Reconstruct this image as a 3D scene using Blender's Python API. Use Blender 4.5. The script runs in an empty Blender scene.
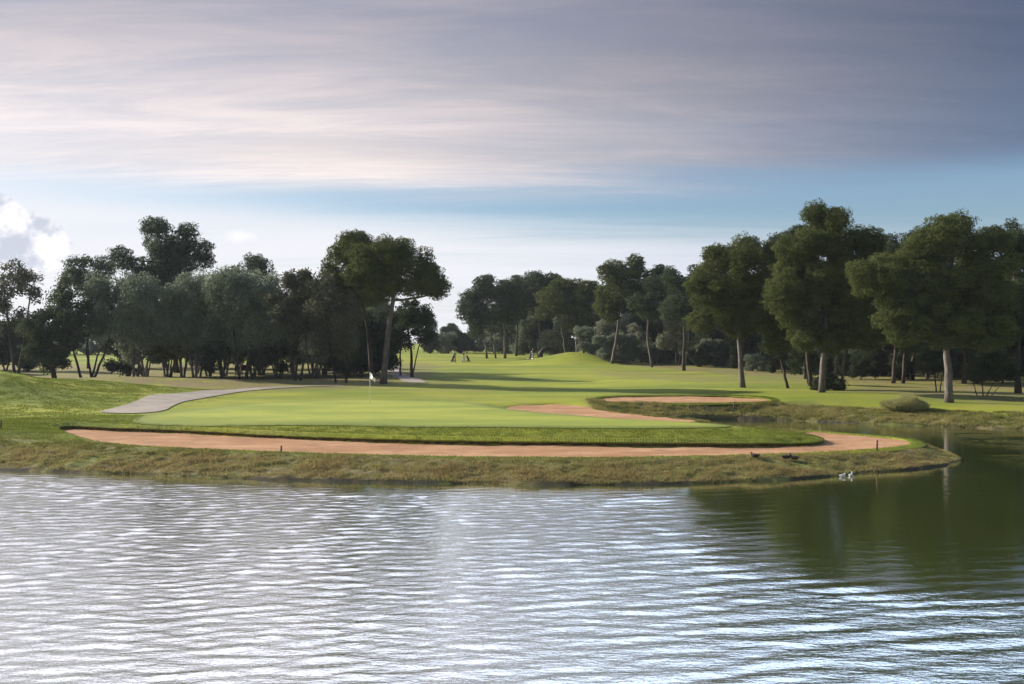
import bpy, bmesh, math, random
import numpy as np
from mathutils import Vector
from mathutils.geometry import delaunay_2d_cdt

rng = np.random.default_rng(11)
random.seed(11)
C = bpy.context.scene.collection
F = 1024 * 35 / 36.0          # focal length in pixels
HC = 5.0                      # camera height above the lake
HOR = 342.0

def W(px, py, z=0.0):         # photograph reading -> place on a level plane
    d = (HC - z) * F / (py - HOR)
    return ((px - 512) / F * d, d)

def poly(pts, z): return np.array([W(a, b, z) for a, b in pts])

# ------------------------------------------------------------------ numeric helpers
def smooth(t):
    t = np.clip(t, 0, 1); return t * t * (3 - 2 * t)

_perm = np.random.default_rng(3).random((256, 256))
def vnoise(x, y, s=1.0, seed=0):
    x = x / s + seed * 17.3; y = y / s + seed * 9.1
    xi = np.floor(x).astype(int); yi = np.floor(y).astype(int)
    fx = smooth(x - xi); fy = smooth(y - yi)
    g = lambda a, b: _perm[a % 256, b % 256]
    return (g(xi, yi) * (1 - fx) * (1 - fy) + g(xi + 1, yi) * fx * (1 - fy)
            + g(xi, yi + 1) * (1 - fx) * fy + g(xi + 1, yi + 1) * fx * fy)

_vn = vnoise
def vnoise(x, y, s=1.0, seed=0):
    x = np.asarray(x, float); y = np.asarray(y, float)
    a = .62 + seed * .7; c, q = math.cos(a), math.sin(a)
    u, v = x * c - y * q, x * q + y * c
    return np.clip(.5 + (.62 * (_vn(u, v, s, seed) - .5) + .38 * (_vn(v * .8 + u * .6, u * .8 - v * .6, s * .47, seed + 40) - .5)) * 1.25, 0, 1)

def sdf(P, X, Y):             # signed distance, positive OUTSIDE the polygon
    X = np.asarray(X, float); Y = np.asarray(Y, float)
    d = np.full(X.shape, 1e18); ins = np.zeros(X.shape, bool)
    n = len(P)
    for i in range(n):
        ax, ay = P[i]; bx, by = P[(i + 1) % n]
        ex, ey = bx - ax, by - ay
        wx, wy = X - ax, Y - ay
        t = np.clip((wx * ex + wy * ey) / (ex * ex + ey * ey + 1e-12), 0, 1)
        d = np.minimum(d, (wx - ex * t) ** 2 + (wy - ey * t) ** 2)
        c = ((ay > Y) != (by > Y)) & (X < (bx - ax) * (Y - ay) / (by - ay + 1e-12) + ax)
        ins ^= c
    d = np.sqrt(d)
    return np.where(ins, -d, d)

def chaikin(P, n=2):
    P = np.asarray(P, float)
    for _ in range(n):
        Q = np.roll(P, -1, 0)
        P = np.stack([.75 * P + .25 * Q, .25 * P + .75 * Q], 1).reshape(-1, 2)
    return P

# ------------------------------------------------------------------ plan of the place
WATER = chaikin([(-220, 75), (-110, 56), (-60, 47), (-32, 41.4), (-20, 38.9), (-13.5, 37.3), (-7.6, 35.8), (-2, 35.0), (3, 34.6), (8, 35.2),
         (12.5, 37.2), (16.6, 39.4), (19.0, 41.6), (19.6, 44), (18.9, 48), (16.2, 51.6), (12.8, 54.6), (9.8, 57.5), (9.0, 61.5),
         (12.0, 64.6), (17.5, 63.6), (23, 60.0), (29, 56.6), (45, 50.5), (80, 46), (170, 50), (240, 0), (110, 4), (20, 6.5), (-20, 6), (-110, 5), (-240, 10)], 2)
SAND1Z, SAND2Z, SAND3Z = .50, .86, .90
B1 = chaikin(poly([(54,431),(72,440),(120,446),(200,450),(282,453),(400,457),(550,458.5),(650,458),(760,455.5),(850,451.5),(900,447.5),(914,444),
      (905,440),(880,437),(845,434.5),(812,432),(800,433),(815,438),(826,443),(812,446),(760,447.5),(700,447.5),(600,446.5),(500,445.5),(400,443.5),
      (300,440),(250,437.5),(200,434.5),(150,432.5),(100,430.5),(70,429)], SAND1Z), 2)
B2 = chaikin(poly([(498,409),(520,405.5),(560,404.5),(588,407),(598,411),(640,415.5),(680,419.5),(700,421.5),(685,422.5),(640,421.5),(580,417.5),(535,413.5)], SAND2Z), 2)
B3 = chaikin(poly([(588,400.5),(615,397),(680,396.3),(740,397.5),(782,401),(745,403.4),(650,403.8),(600,402.8)], SAND3Z), 2)
GREEN = chaikin(poly([(120,419),(165,413.5),(250,405),(330,400),(430,400),(480,404),(520,413),(600,418),(690,423),(742,427),(700,430),(500,428),(300,424),(180,422)], 1.05), 2)
def bump(X, Y, cx, cy, sx, sy, a, rot=0):
    dx = X - cx; dy = Y - cy
    c, s = math.cos(rot), math.sin(rot)
    u = dx * c + dy * s; v = -dx * s + dy * c
    return a * np.exp(-u * u / (2 * sx * sx) - v * v / (2 * sy * sy))

def height(X, Y, detail=True):
    X = np.asarray(X, float); Y = np.asarray(Y, float)
    d = sdf(WATER, X, Y) + (vnoise(X, Y, 1.6, 27) - .5) * .5 * (Y > 25)
    far = np.interp(Y, [0, 70, 100, 158, 185, 240, 320, 900], [0, 0, .22, .86, 1.4, 1.75, 2.4, 4.2])
    left = smooth((-25 - X) / 6) * .3
    land = .06 + (.54 + left) * np.clip(d / 3.8, 0, 1) ** .85 + (.40 - left) * smooth((d - 3.0) / 5.0)
    land = land + far * smooth(d / 10)
    # near bank under the photographer
    near = smooth((9 - Y) / 8)
    land = np.where(Y < 15, .1 + 3.3 * near * smooth(d / 6), land)
    land = land + smooth((Y - 20) / 5) * (
        bump(X, Y, -39, 66, 6.4, 5.0, 2.55, .15) + bump(X, Y, -33, 76, 6.0, 3.4, .85, -.1)
        + bump(X, Y, -33, 89, 10, 4, .75) + bump(X, Y, 9.2, 148, 4.4, 5.5, 1.7) + bump(X, Y, 9.5, 65.5, 6, 2.0, .28)
        + bump(X, Y, -14, 96, 7, 3, .35) + bump(X, Y, 30, 74, 9, 4, .18))
    land = land + smooth(d / 4) * smooth((Y - 25) / 5) * (vnoise(X, Y, 9, 1) - .5) * .16
    g = sdf(GREEN, X, Y)
    land = land + .10 * smooth((1.6 - g) / 3.0) * (Y > 30)
    if detail:
        rough = smooth((5.0 - d) / 2) * 1.2 + .12
        land = land + (vnoise(X, Y, .55, 2) - .5) * .09 * rough * smooth(d / .5) + (vnoise(X, Y, .22, 5) - .5) * .04 * rough * smooth(d / .5)
    for B, sz, lip, wid in ((B1, SAND1Z, .24, 2.6), (B2, SAND2Z, .05, 1.5), (B3, SAND3Z, .20, 1.2)):
        s = sdf(B, X, Y)
        lp = .05 + lip * smooth((land - sz - .12) / .25)
        w_ = np.where(land < sz + lp, 1.3, wid)
        out = sz + lp * smooth((s + .02) / .34) + (land - sz - lp) * np.clip(s / w_, 0, 1)
        inside = sz + .04 - .20 * smooth(-s / .25)
        land = np.where(s < 0, inside, np.where(s < w_, out, land))
    under = -1.3 * smooth(-d / 4)
    return np.where(d < 0, under - .03, land)

def on_land(pts):                # photograph readings -> places on the real terrain
    out = []
    for a, b in pts:
        D = np.arange(40, 200, .25); X = (a - 512) / F * D
        zr = HC - (b - HOR) / F * D
        k = np.argmax(height(X, D, False) >= zr); out.append((X[k], D[k]))
    return np.array(out)
PATH1 = [chaikin(on_land([(92,413.5),(160,413.5),(178,403),(212,397),(240,392.3),(262,389.6),(300,387.3),(345,386.2),(345,385.7),(300,386.2),(250,388),(215,390.5),(178,394.5),(150,394.6),(138,402),(115,409)]), 2)]
PATH2 = [chaikin(on_land([(386,362),(400,366),(401,372),(409,376),(420,380),(429,383.2),(412,383.6),(398,381),(392,376),(386,370),(376,364)]), 2)]

def hz(x, y): return float(height(np.array([x]), np.array([y]))[0])

# ------------------------------------------------------------------ mesh + object helpers
def mesh_np(name, V, Fc, smooth_shade=True, attrs=None):
    V = np.ascontiguousarray(V, np.float32); Fc = np.ascontiguousarray(Fc, np.int32)
    m = bpy.data.meshes.new(name)
    m.vertices.add(len(V)); m.vertices.foreach_set('co', V.ravel())
    k = Fc.shape[1]
    m.loops.add(Fc.size); m.loops.foreach_set('vertex_index', Fc.ravel())
    m.polygons.add(len(Fc)); m.polygons.foreach_set('loop_start', np.arange(len(Fc), dtype=np.int32) * k)
    m.update(calc_edges=True)
    if smooth_shade: m.shade_smooth()
    for an, dat in (attrs or {}).items():
        dat = np.asarray(dat, np.float32)
        if dat.ndim == 1:
            a = m.attributes.new(an, 'FLOAT', 'POINT'); a.data.foreach_set('value', dat)
        else:
            a = m.attributes.new(an, 'FLOAT_COLOR', 'POINT')
            if dat.shape[1] == 3: dat = np.concatenate([dat, np.ones((len(dat), 1), np.float32)], 1)
            a.data.foreach_set('color', np.ascontiguousarray(dat).ravel())
    return m

def link(name, mesh, mat, parent=None, loc=None):
    o = bpy.data.objects.new(name, mesh); C.objects.link(o)
    if mat and not mesh.materials: mesh.materials.append(mat)
    if parent: o.parent = parent
    if loc: o.location = loc
    return o
def tag(o, label=None, cat=None, group=None, kind=None):
    if label: o['label'] = label
    if cat: o['category'] = cat
    if group: o['group'] = group
    if kind: o['kind'] = kind
    return o
def empty(name, loc, rz=0, **k):
    o = bpy.data.objects.new(name, None); C.objects.link(o); o.location = loc; o.rotation_euler = (0, 0, rz)
    o.empty_display_size = .3
    return tag(o, **k)
def copy_tree(o, parent=None):
    c = o.copy(); C.objects.link(c)
    if parent: c.parent = parent
    for ch in o.children: copy_tree(ch, c)
    return c

class MB:                      # small mesh collector
    def __init__(s): s.V = []; s.F = []; s.n = 0
    def add(s, V, Fc):
        V = np.asarray(V, float); s.V.append(V); s.F.append(np.asarray(Fc, int) + s.n); s.n += len(V)
    def tube(s, pts, rad, n=8, wob=0, cap=True):
        pts = np.asarray(pts, float); rad = np.broadcast_to(np.asarray(rad, float), (len(pts),))
        T = np.gradient(pts, axis=0); T /= np.linalg.norm(T, axis=1)[:, None] + 1e-9
        ref = np.array([0, 1, 0]) if abs(T[0][1]) < .8 else np.array([1, 0, 0])
        A = np.cross(T, ref); A /= np.linalg.norm(A, axis=1)[:, None] + 1e-9
        B = np.cross(T, A)
        th = np.linspace(0, 2 * np.pi, n, endpoint=False)
        R = rad[:, None] * (1 + wob * (rng.random((len(pts), n)) - .5))
        V = pts[:, None] + R[..., None] * (np.cos(th)[None, :, None] * A[:, None] + np.sin(th)[None, :, None] * B[:, None])
        V = V.reshape(-1, 3)
        Fc = []
        for i in range(len(pts) - 1):
            for j in range(n):
                a = i * n + j; b = i * n + (j + 1) % n
                Fc.append((a, b, b + n, a + n))
        if cap:
            V = np.vstack([V, pts[0], pts[-1]]); c0 = len(V) - 2; c1 = len(V) - 1; e = (len(pts) - 1) * n
            for j in range(n):
                Fc.append((c0, (j + 1) % n, j, c0)); Fc.append((c1, e + j, e + (j + 1) % n, c1))
        s.add(V, Fc)
    def box(s, c, sz, rz=0, taper=1.0):
        c = np.asarray(c, float); hx, hy, hzz = np.asarray(sz, float) / 2
        V = np.array([(x * (taper if z > 0 else 1), y * (taper if z > 0 else 1), z) for x in (-hx, hx) for y in (-hy, hy) for z in (-hzz, hzz)])
        cr, sr = math.cos(rz), math.sin(rz)
        V = np.stack([V[:, 0] * cr - V[:, 1] * sr, V[:, 0] * sr + V[:, 1] * cr, V[:, 2]], 1) + c
        s.add(V, [(0,1,3,2),(4,6,7,5),(0,4,5,1),(2,3,7,6),(0,2,6,4),(1,5,7,3)])
    def ball(s, c, r, nu=10, nv=7):
        c = np.asarray(c, float); r = np.broadcast_to(np.asarray(r, float), (3,))
        V = [c + r * (0, 0, 1)]
        for i in range(1, nv):
            t = math.pi * i / nv
            for j in range(nu):
                p = 2 * math.pi * j / nu
                V.append(c + r * (math.sin(t) * math.cos(p), math.sin(t) * math.sin(p), math.cos(t)))
        V.append(c + r * (0, 0, -1)); L = len(V) - 1; Fc = []
        for j in range(nu):
            Fc.append((0, 1 + j, 1 + (j + 1) % nu, 0))
            b = 1 + (nv - 2) * nu; Fc.append((L, b + (j + 1) % nu, b + j, L))
            for i in range(nv - 2):
                a = 1 + i * nu + j; e = 1 + i * nu + (j + 1) % nu
                Fc.append((a, a + nu, e + nu, e))
        s.add(V, Fc)
    def mesh(s, name, smooth_shade=True):
        V = np.vstack(s.V)
        Fl = []
        for F_ in s.F:
            for f in F_:
                f = list(dict.fromkeys(int(q) for q in f)); Fl.append(f)
        m = bpy.data.meshes.new(name); m.from_pydata(V.tolist(), [], Fl); m.update()
        if smooth_shade: m.shade_smooth()
        return m
    def build(s, name, mat, parent=None, loc=None, sm=True): return link(name, s.mesh(name, sm), mat, parent, loc)

# ------------------------------------------------------------------ materials
def mat(name):
    m = bpy.data.materials.new(name); m.use_nodes = True
    nt = m.node_tree; nt.nodes.clear()
    return m, nt, nt.nodes, nt.links
def N(nt, typ, **k):
    n = nt.nodes.new(typ)
    for a, v in k.items():
        if a.startswith('i_'):
            key = a[2:]
            n.inputs[int(key) if key.isdigit() else key.replace('_', ' ')].default_value = v
        else: setattr(n, a, v)
    return n
def ramp(nt, stops, interp='LINEAR'):
    r = nt.nodes.new('ShaderNodeValToRGB'); r.color_ramp.interpolation = interp
    e = r.color_ramp.elements
    while len(e) < len(stops): e.new(.5)
    for i, (p, c) in enumerate(stops):
        e[i].position = p; e[i].color = (*c, 1) if len(c) == 3 else c
    return r
def mixc(nt, fac, a, b, blend='MIX'):
    n = nt.nodes.new('ShaderNodeMix'); n.data_type = 'RGBA'; n.blend_type = blend
    for s, v in ((n.inputs[0], fac), (n.inputs[6], a), (n.inputs[7], b)):
        if hasattr(v, 'type') and hasattr(v, 'is_linked'): nt.links.new(v, s)
        elif isinstance(v, (int, float)): s.default_value = v
        else: s.default_value = (*v, 1)
    return n.outputs[2]
def math_(nt, op, a, b=0.0, c=None, clamp=False):
    n = nt.nodes.new('ShaderNodeMath'); n.operation = op; n.use_clamp = clamp
    for i, v in enumerate((a, b) if c is None else (a, b, c)):
        if hasattr(v, 'is_linked'): nt.links.new(v, n.inputs[i])
        else: n.inputs[i].default_value = v
    return n.outputs[0]
def coords(nt, scale=(1, 1, 1)):
    tc = nt.nodes.new('ShaderNodeTexCoord'); mp = nt.nodes.new('ShaderNodeMapping'); mp.inputs['Scale'].default_value = scale
    nt.links.new(tc.outputs['Object'], mp.inputs[0]); return mp.outputs[0]
def noise(nt, scale, detail=4, rough=.55, vec=None, sc3=(1, 1, 1)):
    n = N(nt, 'ShaderNodeTexNoise', i_Scale=scale, i_Detail=detail, i_Roughness=rough)
    nt.links.new(vec or coords(nt, sc3), n.inputs['Vector']); return n.outputs['Fac']
def remap(nt, v, a, b, c=0., d=1.):
    n = N(nt, 'ShaderNodeMapRange'); n.interpolation_type = 'SMOOTHSTEP'
    nt.links.new(v, n.inputs[0])
    for i, q in enumerate((a, b, c, d)): n.inputs[i + 1].default_value = q
    return n.outputs[0]
def finish(nt, col, rough=.8, bumpv=None, bstr=.3, bdist=.05, spec=.3):
    p = N(nt, 'ShaderNodeBsdfPrincipled', i_Roughness=rough)
    p.inputs['Specular IOR Level'].default_value = spec
    if hasattr(col, 'is_linked'): nt.links.new(col, p.inputs['Base Color'])
    else: p.inputs['Base Color'].default_value = (*col, 1)
    if bumpv is not None:
        b = N(nt, 'ShaderNodeBump', i_Strength=bstr, i_Distance=bdist)
        nt.links.new(bumpv, b.inputs['Height']); nt.links.new(b.outputs[0], p.inputs['Normal'])
    o = N(nt, 'ShaderNodeOutputMaterial'); nt.links.new(p.outputs[0], o.inputs[0]); return p

def plain(name, col, rough=.6, var=.2, scale=6, metal=0, spec=.4):
    m, nt, _, _ = mat(name)
    n = noise(nt, scale, 4)
    c = mixc(nt, remap(nt, n, .3, .7), [x * (1 - var) for x in col], [min(1, x * (1 + var)) for x in col])
    p = finish(nt, c, rough, n, .2, .01, spec); p.inputs['Metallic'].default_value = metal
    return m

def ground_mat():
    m, nt, _, L = mat('turf')
    a = N(nt, 'ShaderNodeAttribute', attribute_name='zone'); sp = N(nt, 'ShaderNodeSeparateColor'); L.new(a.outputs['Color'], sp.inputs[0])
    big = noise(nt, .09, 4, .6, None, (.6, 1.6, 1)); mid = noise(nt, .5, 5, .6, None, (.7, 1.5, 1)); fine = noise(nt, 9, 6, .7); vf = noise(nt, 30, 3, .7)
    fair = mixc(nt, remap(nt, big, .35, .68), (.130, .178, .014), (.310, .312, .022))
    fair = mixc(nt, remap(nt, mid, .42, .72, 0, .4), fair, (.100, .140, .022))
    pt = noise(nt, .22, 5, .65, None, (.5, 1.8, 1)); fair = mixc(nt, remap(nt, pt, .50, .70, 0, .55), fair, (.235, .195, .062))
    fair = mixc(nt, remap(nt, fine, .35, .8, 0, .6), fair, (.27, .29, .06))
    fair = mixc(nt, remap(nt, vf, .45, .8, 0, .6), fair, (.075, .095, .02))
    tus = noise(nt, 3.2, 6, .7, None, (.8, 1.3, 1)); blot = noise(nt, .38, 4, .6, None, (.7, 1.6, 1))
    rough_c = ramp(nt, [(.28, (.045, .036, .016)), (.46, (.120, .100, .036)), (.58, (.200, .185, .060)), (.75, (.105, .125, .032))]).outputs
    rr = nt.nodes[-1]; L.new(tus, rr.inputs[0])
    rc = mixc(nt, remap(nt, blot, .42, .62, 0, .85), rr.outputs[0], (.135, .160, .035))
    c = mixc(nt, sp.outputs[0], fair, rc)
    dirt = mixc(nt, remap(nt, mid, .35, .7), (.140, .105, .056), (.245, .185, .092))
    dirt = mixc(nt, remap(nt, fine, .4, .75, 0, .7), dirt, (.11, .115, .04))
    db = math_(nt, 'MULTIPLY', sp.outputs[1], remap(nt, math_(nt, 'ADD', math_(nt, 'MULTIPLY', mid, .6), math_(nt, 'MULTIPLY', tus, .4)), .36, .56), clamp=True)
    c = mixc(nt, db, c, dirt)
    c = mixc(nt, sp.outputs[2], c, (.045, .040, .026))
    h = math_(nt, 'ADD', math_(nt, 'MULTIPLY', fine, 1.0), math_(nt, 'MULTIPLY', vf, .5))
    finish(nt, c, .9, h, .75, .07, .15)
    return m
def green_mat():
    m, nt, _, L = mat('putting_turf')
    big = noise(nt, .25, 3, .5, None, (.5, 1.6, 1)); fine = noise(nt, 14, 5, .7)
    c = mixc(nt, remap(nt, big, .3, .7), (.180, .220, .016), (.315, .325, .032))
    md = noise(nt, 1.6, 5, .65, None, (.6, 1.4, 1)); c = mixc(nt, remap(nt, md, .4, .75, 0, .5), c, (.14, .175, .03))
    c = mixc(nt, remap(nt, fine, .35, .8, 0, .45), c, (.15, .20, .045))
    ea = N(nt, 'ShaderNodeAttribute', attribute_name='edge'); c = mixc(nt, ea.outputs['Fac'], (.140, .170, .026), c)
    finish(nt, c, .85, fine, .3, .02, .2); return m
def sand_mat():
    m, nt, _, L = mat('bunker_sand')
    big = noise(nt, .5, 5, .6, None, (.6, 1.6, 1)); fine = noise(nt, 22, 4, .7)
    w = N(nt, 'ShaderNodeTexWave', i_Scale=2.6, i_Distortion=2.5, i_Detail=2.0); w.bands_direction = 'Y'; L.new(coords(nt), w.inputs[0])
    c = mixc(nt, remap(nt, big, .35, .7), (.38, .205, .108), (.54, .320, .185))
    c = mixc(nt, remap(nt, fine, .45, .8, 0, .4), c, (.36, .21, .13))
    h = math_(nt, 'ADD', w.outputs['Fac'], fine)
    dm = noise(nt, 1.7, 6, .7, None, (.7, 1.3, 1)); c = mixc(nt, remap(nt, dm, .50, .66, 0, .55), c, (.27, .145, .085))
    h = math_(nt, 'ADD', h, math_(nt, 'MULTIPLY', dm, 2.0))
    finish(nt, c, .95, h, .8, .05, .1); return m
def path_mat():
    m, nt, _, L = mat('pale_gravel')
    big = noise(nt, .6, 4); fine = noise(nt, 12, 5, .7)
    c = mixc(nt, remap(nt, big, .3, .7), (.25, .21, .18), (.34, .29, .25))
    c = mixc(nt, remap(nt, fine, .4, .75, 0, .6), c, (.15, .125, .095))
    gr = noise(nt, 1.1, 5, .7); c = mixc(nt, remap(nt, gr, .56, .70, 0, .6), c, (.16, .16, .07))
    finish(nt, c, .9, fine, .5, .02, .2); return m
def blade_mat(name, stops, trans=.35, wt=.5):
    m, nt, _, L = mat(name)
    a = N(nt, 'ShaderNodeAttribute', attribute_name='tint')
    r = ramp(nt, stops); 
    big = noise(nt, .9, 4, .6, None, (.7, 1.4, 1))
    v = math_(nt, 'ADD', math_(nt, 'MULTIPLY', a.outputs['Fac'], wt), math_(nt, 'MULTIPLY', remap(nt, big, .25, .75), 1 - wt))
    L.new(v, r.inputs[0])
    d = N(nt, 'ShaderNodeBsdfDiffuse', i_Roughness=.8); t = N(nt, 'ShaderNodeBsdfTranslucent')
    L.new(r.outputs[0], d.inputs[0]); L.new(r.outputs[0], t.inputs[0])
    mx = N(nt, 'ShaderNodeMixShader'); mx.inputs[0].default_value = trans
    L.new(d.outputs[0], mx.inputs[1]); L.new(t.outputs[0], mx.inputs[2])
    o = N(nt, 'ShaderNodeOutputMaterial'); L.new(mx.outputs[0], o.inputs[0]); return m
def bark_mat(name, c1, c2):
    m, nt, _, L = mat(name)
    n = noise(nt, 3.0, 6, .65, None, (1.5, 1.5, .4)); f = noise(nt, 12, 4, .7, None, (1, 1, .35))
    c = mixc(nt, remap(nt, n, .35, .7), c1, c2); c = mixc(nt, remap(nt, f, .45, .75, 0, .6), c, [x * .4 for x in c1])
    finish(nt, c, .9, f, .8, .04, .2); return m
def water_mat():
    m, nt, _, L = mat('lake_water')
    a = N(nt, 'ShaderNodeAttribute', attribute_name='ripple')
    n1 = noise(nt, 2.6, 4, .6, None, (.55, 1.25, 1)); n2 = noise(nt, 9.0, 3, .6, None, (.6, 1.2, 1))
    h = math_(nt, 'ADD', n1, math_(nt, 'MULTIPLY', n2, .35))
    h = math_(nt, 'MULTIPLY', h, math_(nt, 'ADD', math_(nt, 'MULTIPLY', a.outputs['Fac'], .85), .15))
    b = N(nt, 'ShaderNodeBump', i_Strength=1.0, i_Distance=.026); L.new(h, b.inputs['Height'])
    col = mixc(nt, remap(nt, noise(nt, .15, 3), .3, .7), (.060, .085, .012), (.085, .110, .018))
    d = N(nt, 'ShaderNodeBsdfDiffuse'); L.new(col, d.inputs[0])
    g = N(nt, 'ShaderNodeBsdfGlossy', i_Roughness=.03); g.inputs[0].default_value = (.97, .98, 1, 1)
    L.new(b.outputs[0], g.inputs['Normal']); L.new(b.outputs[0], d.inputs['Normal'])
    fr = N(nt, 'ShaderNodeLayerWeight', i_Blend=.5); L.new(b.outputs[0], fr.inputs['Normal'])
    fac = math_(nt, 'ADD', .22, math_(nt, 'MULTIPLY', math_(nt, 'POWER', fr.outputs['Facing'], 1.25), .78), clamp=True)
    mx = N(nt, 'ShaderNodeMixShader'); L.new(fac, mx.inputs[0]); L.new(d.outputs[0], mx.inputs[1]); L.new(g.outputs[0], mx.inputs[2])
    o = N(nt, 'ShaderNodeOutputMaterial'); L.new(mx.outputs[0], o.inputs[0]); return m

M = dict(soil=plain('dark_sod', (.10, .078, .038), .95, .5, 4), turf=ground_mat(), green=green_mat(), sand=sand_mat(), path=path_mat(), water=water_mat(),
    bark=bark_mat('grey_bark', (.10, .084, .074), (.19, .165, .145)), darkbark=bark_mat('dark_bark', (.045, .034, .027), (.085, .066, .052)),
    pine=blade_mat('pine_needles', [(0, (.050, .066, .026)), (.45, (.098, .118, .042)), (1, (.185, .195, .070))], .35),
    pine2=blade_mat('blue_green_needles', [(0, (.042, .060, .036)), (.5, (.078, .102, .058)), (1, (.140, .160, .085))], .35),
    olive=blade_mat('olive_leaves', [(0, (.105, .130, .095)), (.5, (.200, .230, .165)), (1, (.340, .370, .260))], .3),
    pale=blade_mat('silver_leaves', [(0, (.13, .14, .10)), (.5, (.25, .26, .18)), (1, (.38, .38, .27))], .25),
    dark=blade_mat('evergreen_leaves', [(0, (.034, .048, .028)), (.5, (.062, .080, .044)), (1, (.110, .128, .064))], .25),
    brown=blade_mat('thin_leaves', [(0, (.068, .074, .052)), (.5, (.122, .128, .086)), (1, (.195, .20, .13))], .3),
    rough=blade_mat('rough_grass', [(0, (.06, .07, .018)), (.3, (.16, .17, .045)), (.5, (.28, .26, .085)), (.75, (.40, .33, .15)), (1, (.20, .135, .06))], .3, .75),
    short=blade_mat('short_grass', [(0, (.085, .115, .022)), (.5, (.19, .225, .042)), (1, (.32, .33, .085))], .3),
    straw=blade_mat('straw_grass', [(0, (.20, .21, .08)), (.5, (.40, .38, .17)), (1, (.58, .52, .26))], .3),
    wood=plain('stake_wood', (.10, .055, .035), .8), white=plain('white_paint', (.8, .8, .78), .4, .05), flag=plain('white_cloth', (.82, .80, .82), .8, .04),
    skin=plain('skin', (.45, .27, .19), .6, .1), green_shirt=plain('green_shirt', (.015, .22, .13), .8), blue_shirt=plain('navy_shirt', (.02, .03, .12), .8),
    trouser=plain('grey_trousers', (.34, .34, .38), .8), blackcloth=plain('black_cloth', (.02, .02, .025), .7), hair=plain('dark_hair', (.03, .02, .015), .7),
    metal=plain('trolley_metal', (.45, .45, .47), .3, .1, metal=1), rubber=plain('black_rubber', (.02, .02, .02), .7), redbag=plain('maroon_cloth', (.10, .02, .025), .7),
    duck=plain('dark_brown_feathers', (.045, .028, .025), .8, .4, 20), duckw=plain('white_feathers', (.78, .76, .72), .8, .1), duckg=plain('grey_feathers', (.5, .49, .47), .8, .3, 20),
    bill=plain('orange_bill', (.5, .25, .05), .5), stone=plain('pale_stone', (.42, .40, .37), .9, .3, 3), redwood=plain('red_brown_board', (.14, .035, .025), .7))

# ------------------------------------------------------------------ the ground
def axis(segs):
    out = []
    for a, b, s in segs: out.append(np.arange(a, b, s))
    return np.concatenate(out)
xs = axis([(-600, -300, 50), (-300, -100, 12), (-100, -46, 2.0), (-46, -26, .4), (-26, 26, .14), (26, 48, .4), (48, 100, 2), (100, 300, 12), (300, 601, 50)])
ys = axis([(-160, -20, 20), (-20, 28, 2), (28, 34, .5), (34, 58, .12), (58, 74, .2), (74, 110, .4), (110, 200, 1.2), (200, 400, 8), (400, 561, 40)])
GX, GY = np.meshgrid(xs, ys)
GZ = height(GX, GY)
d_w = sdf(WATER, GX, GY)
nb = vnoise(GX, GY, 2.5, 7) - .5
R = smooth((5.2 + nb * 3 - d_w) / 1.6) * (GY > 25)
R = np.maximum(R, .75 * smooth((62 - GY) / 3) * smooth((-19 - GX) / 3) * smooth((8 + nb * 5 - d_w) / 3))
for pl, z, wd in ((poly([(585, 405), (640, 404.5), (785, 404.5), (900, 412), (780, 420), (700, 422), (620, 413)], .8), .8, 1.0),):
    R = np.maximum(R, smooth((.6 - sdf(pl, GX, GY)) / wd))
G = np.zeros_like(R)
for pl, wd, amt in ((np.array([(-120, 82), (-50, 84), (-34, 84), (-24, 80), (-15, 80), (-9, 84), (-9, 110), (-12, 150), (-60, 150), (-120, 130)]), 5, 1.0),
                (np.array([(13, 155), (18, 128), (24, 112), (30, 96), (32, 88), (24, 80), (27, 74), (34, 64), (42, 57), (140, 56), (200, 200), (13, 220)]), 5, .95),
                (np.array([(8, 110), (14, 96), (26, 88), (30, 96), (22, 112), (12, 126)]), 5, .55),
                (np.array([(-14, 85), (-4, 88), (-3, 94), (-14, 100)]), 3, .5)):
    G = np.maximum(G, amt * smooth((wd * .5 + nb * 5 - sdf(pl, GX, GY)) / wd))
G = np.maximum(G, .8 * smooth((3.8 - d_w) / 1.5) * (GY > 25) * smooth((vnoise(GX, GY, 3.5, 9) - .34) / .2))
B = smooth((.16 - d_w) / .16) * smooth((vnoise(GX, GY, .9, 33) - .25) / .3)
nx, ny = len(xs), len(ys)
idx = np.arange(nx * ny).reshape(ny, nx)
quads = np.stack([idx[:-1, :-1], idx[:-1, 1:], idx[1:, 1:], idx[1:, :-1]], -1).reshape(-1, 4)
zone = np.stack([R, G, B], -1).reshape(-1, 3)
gm = mesh_np('ground', np.stack([GX, GY, GZ], -1).reshape(-1, 3), quads, True, {'zone': zone})
tag(link('ground', gm, M['turf']), kind='structure')

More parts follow.
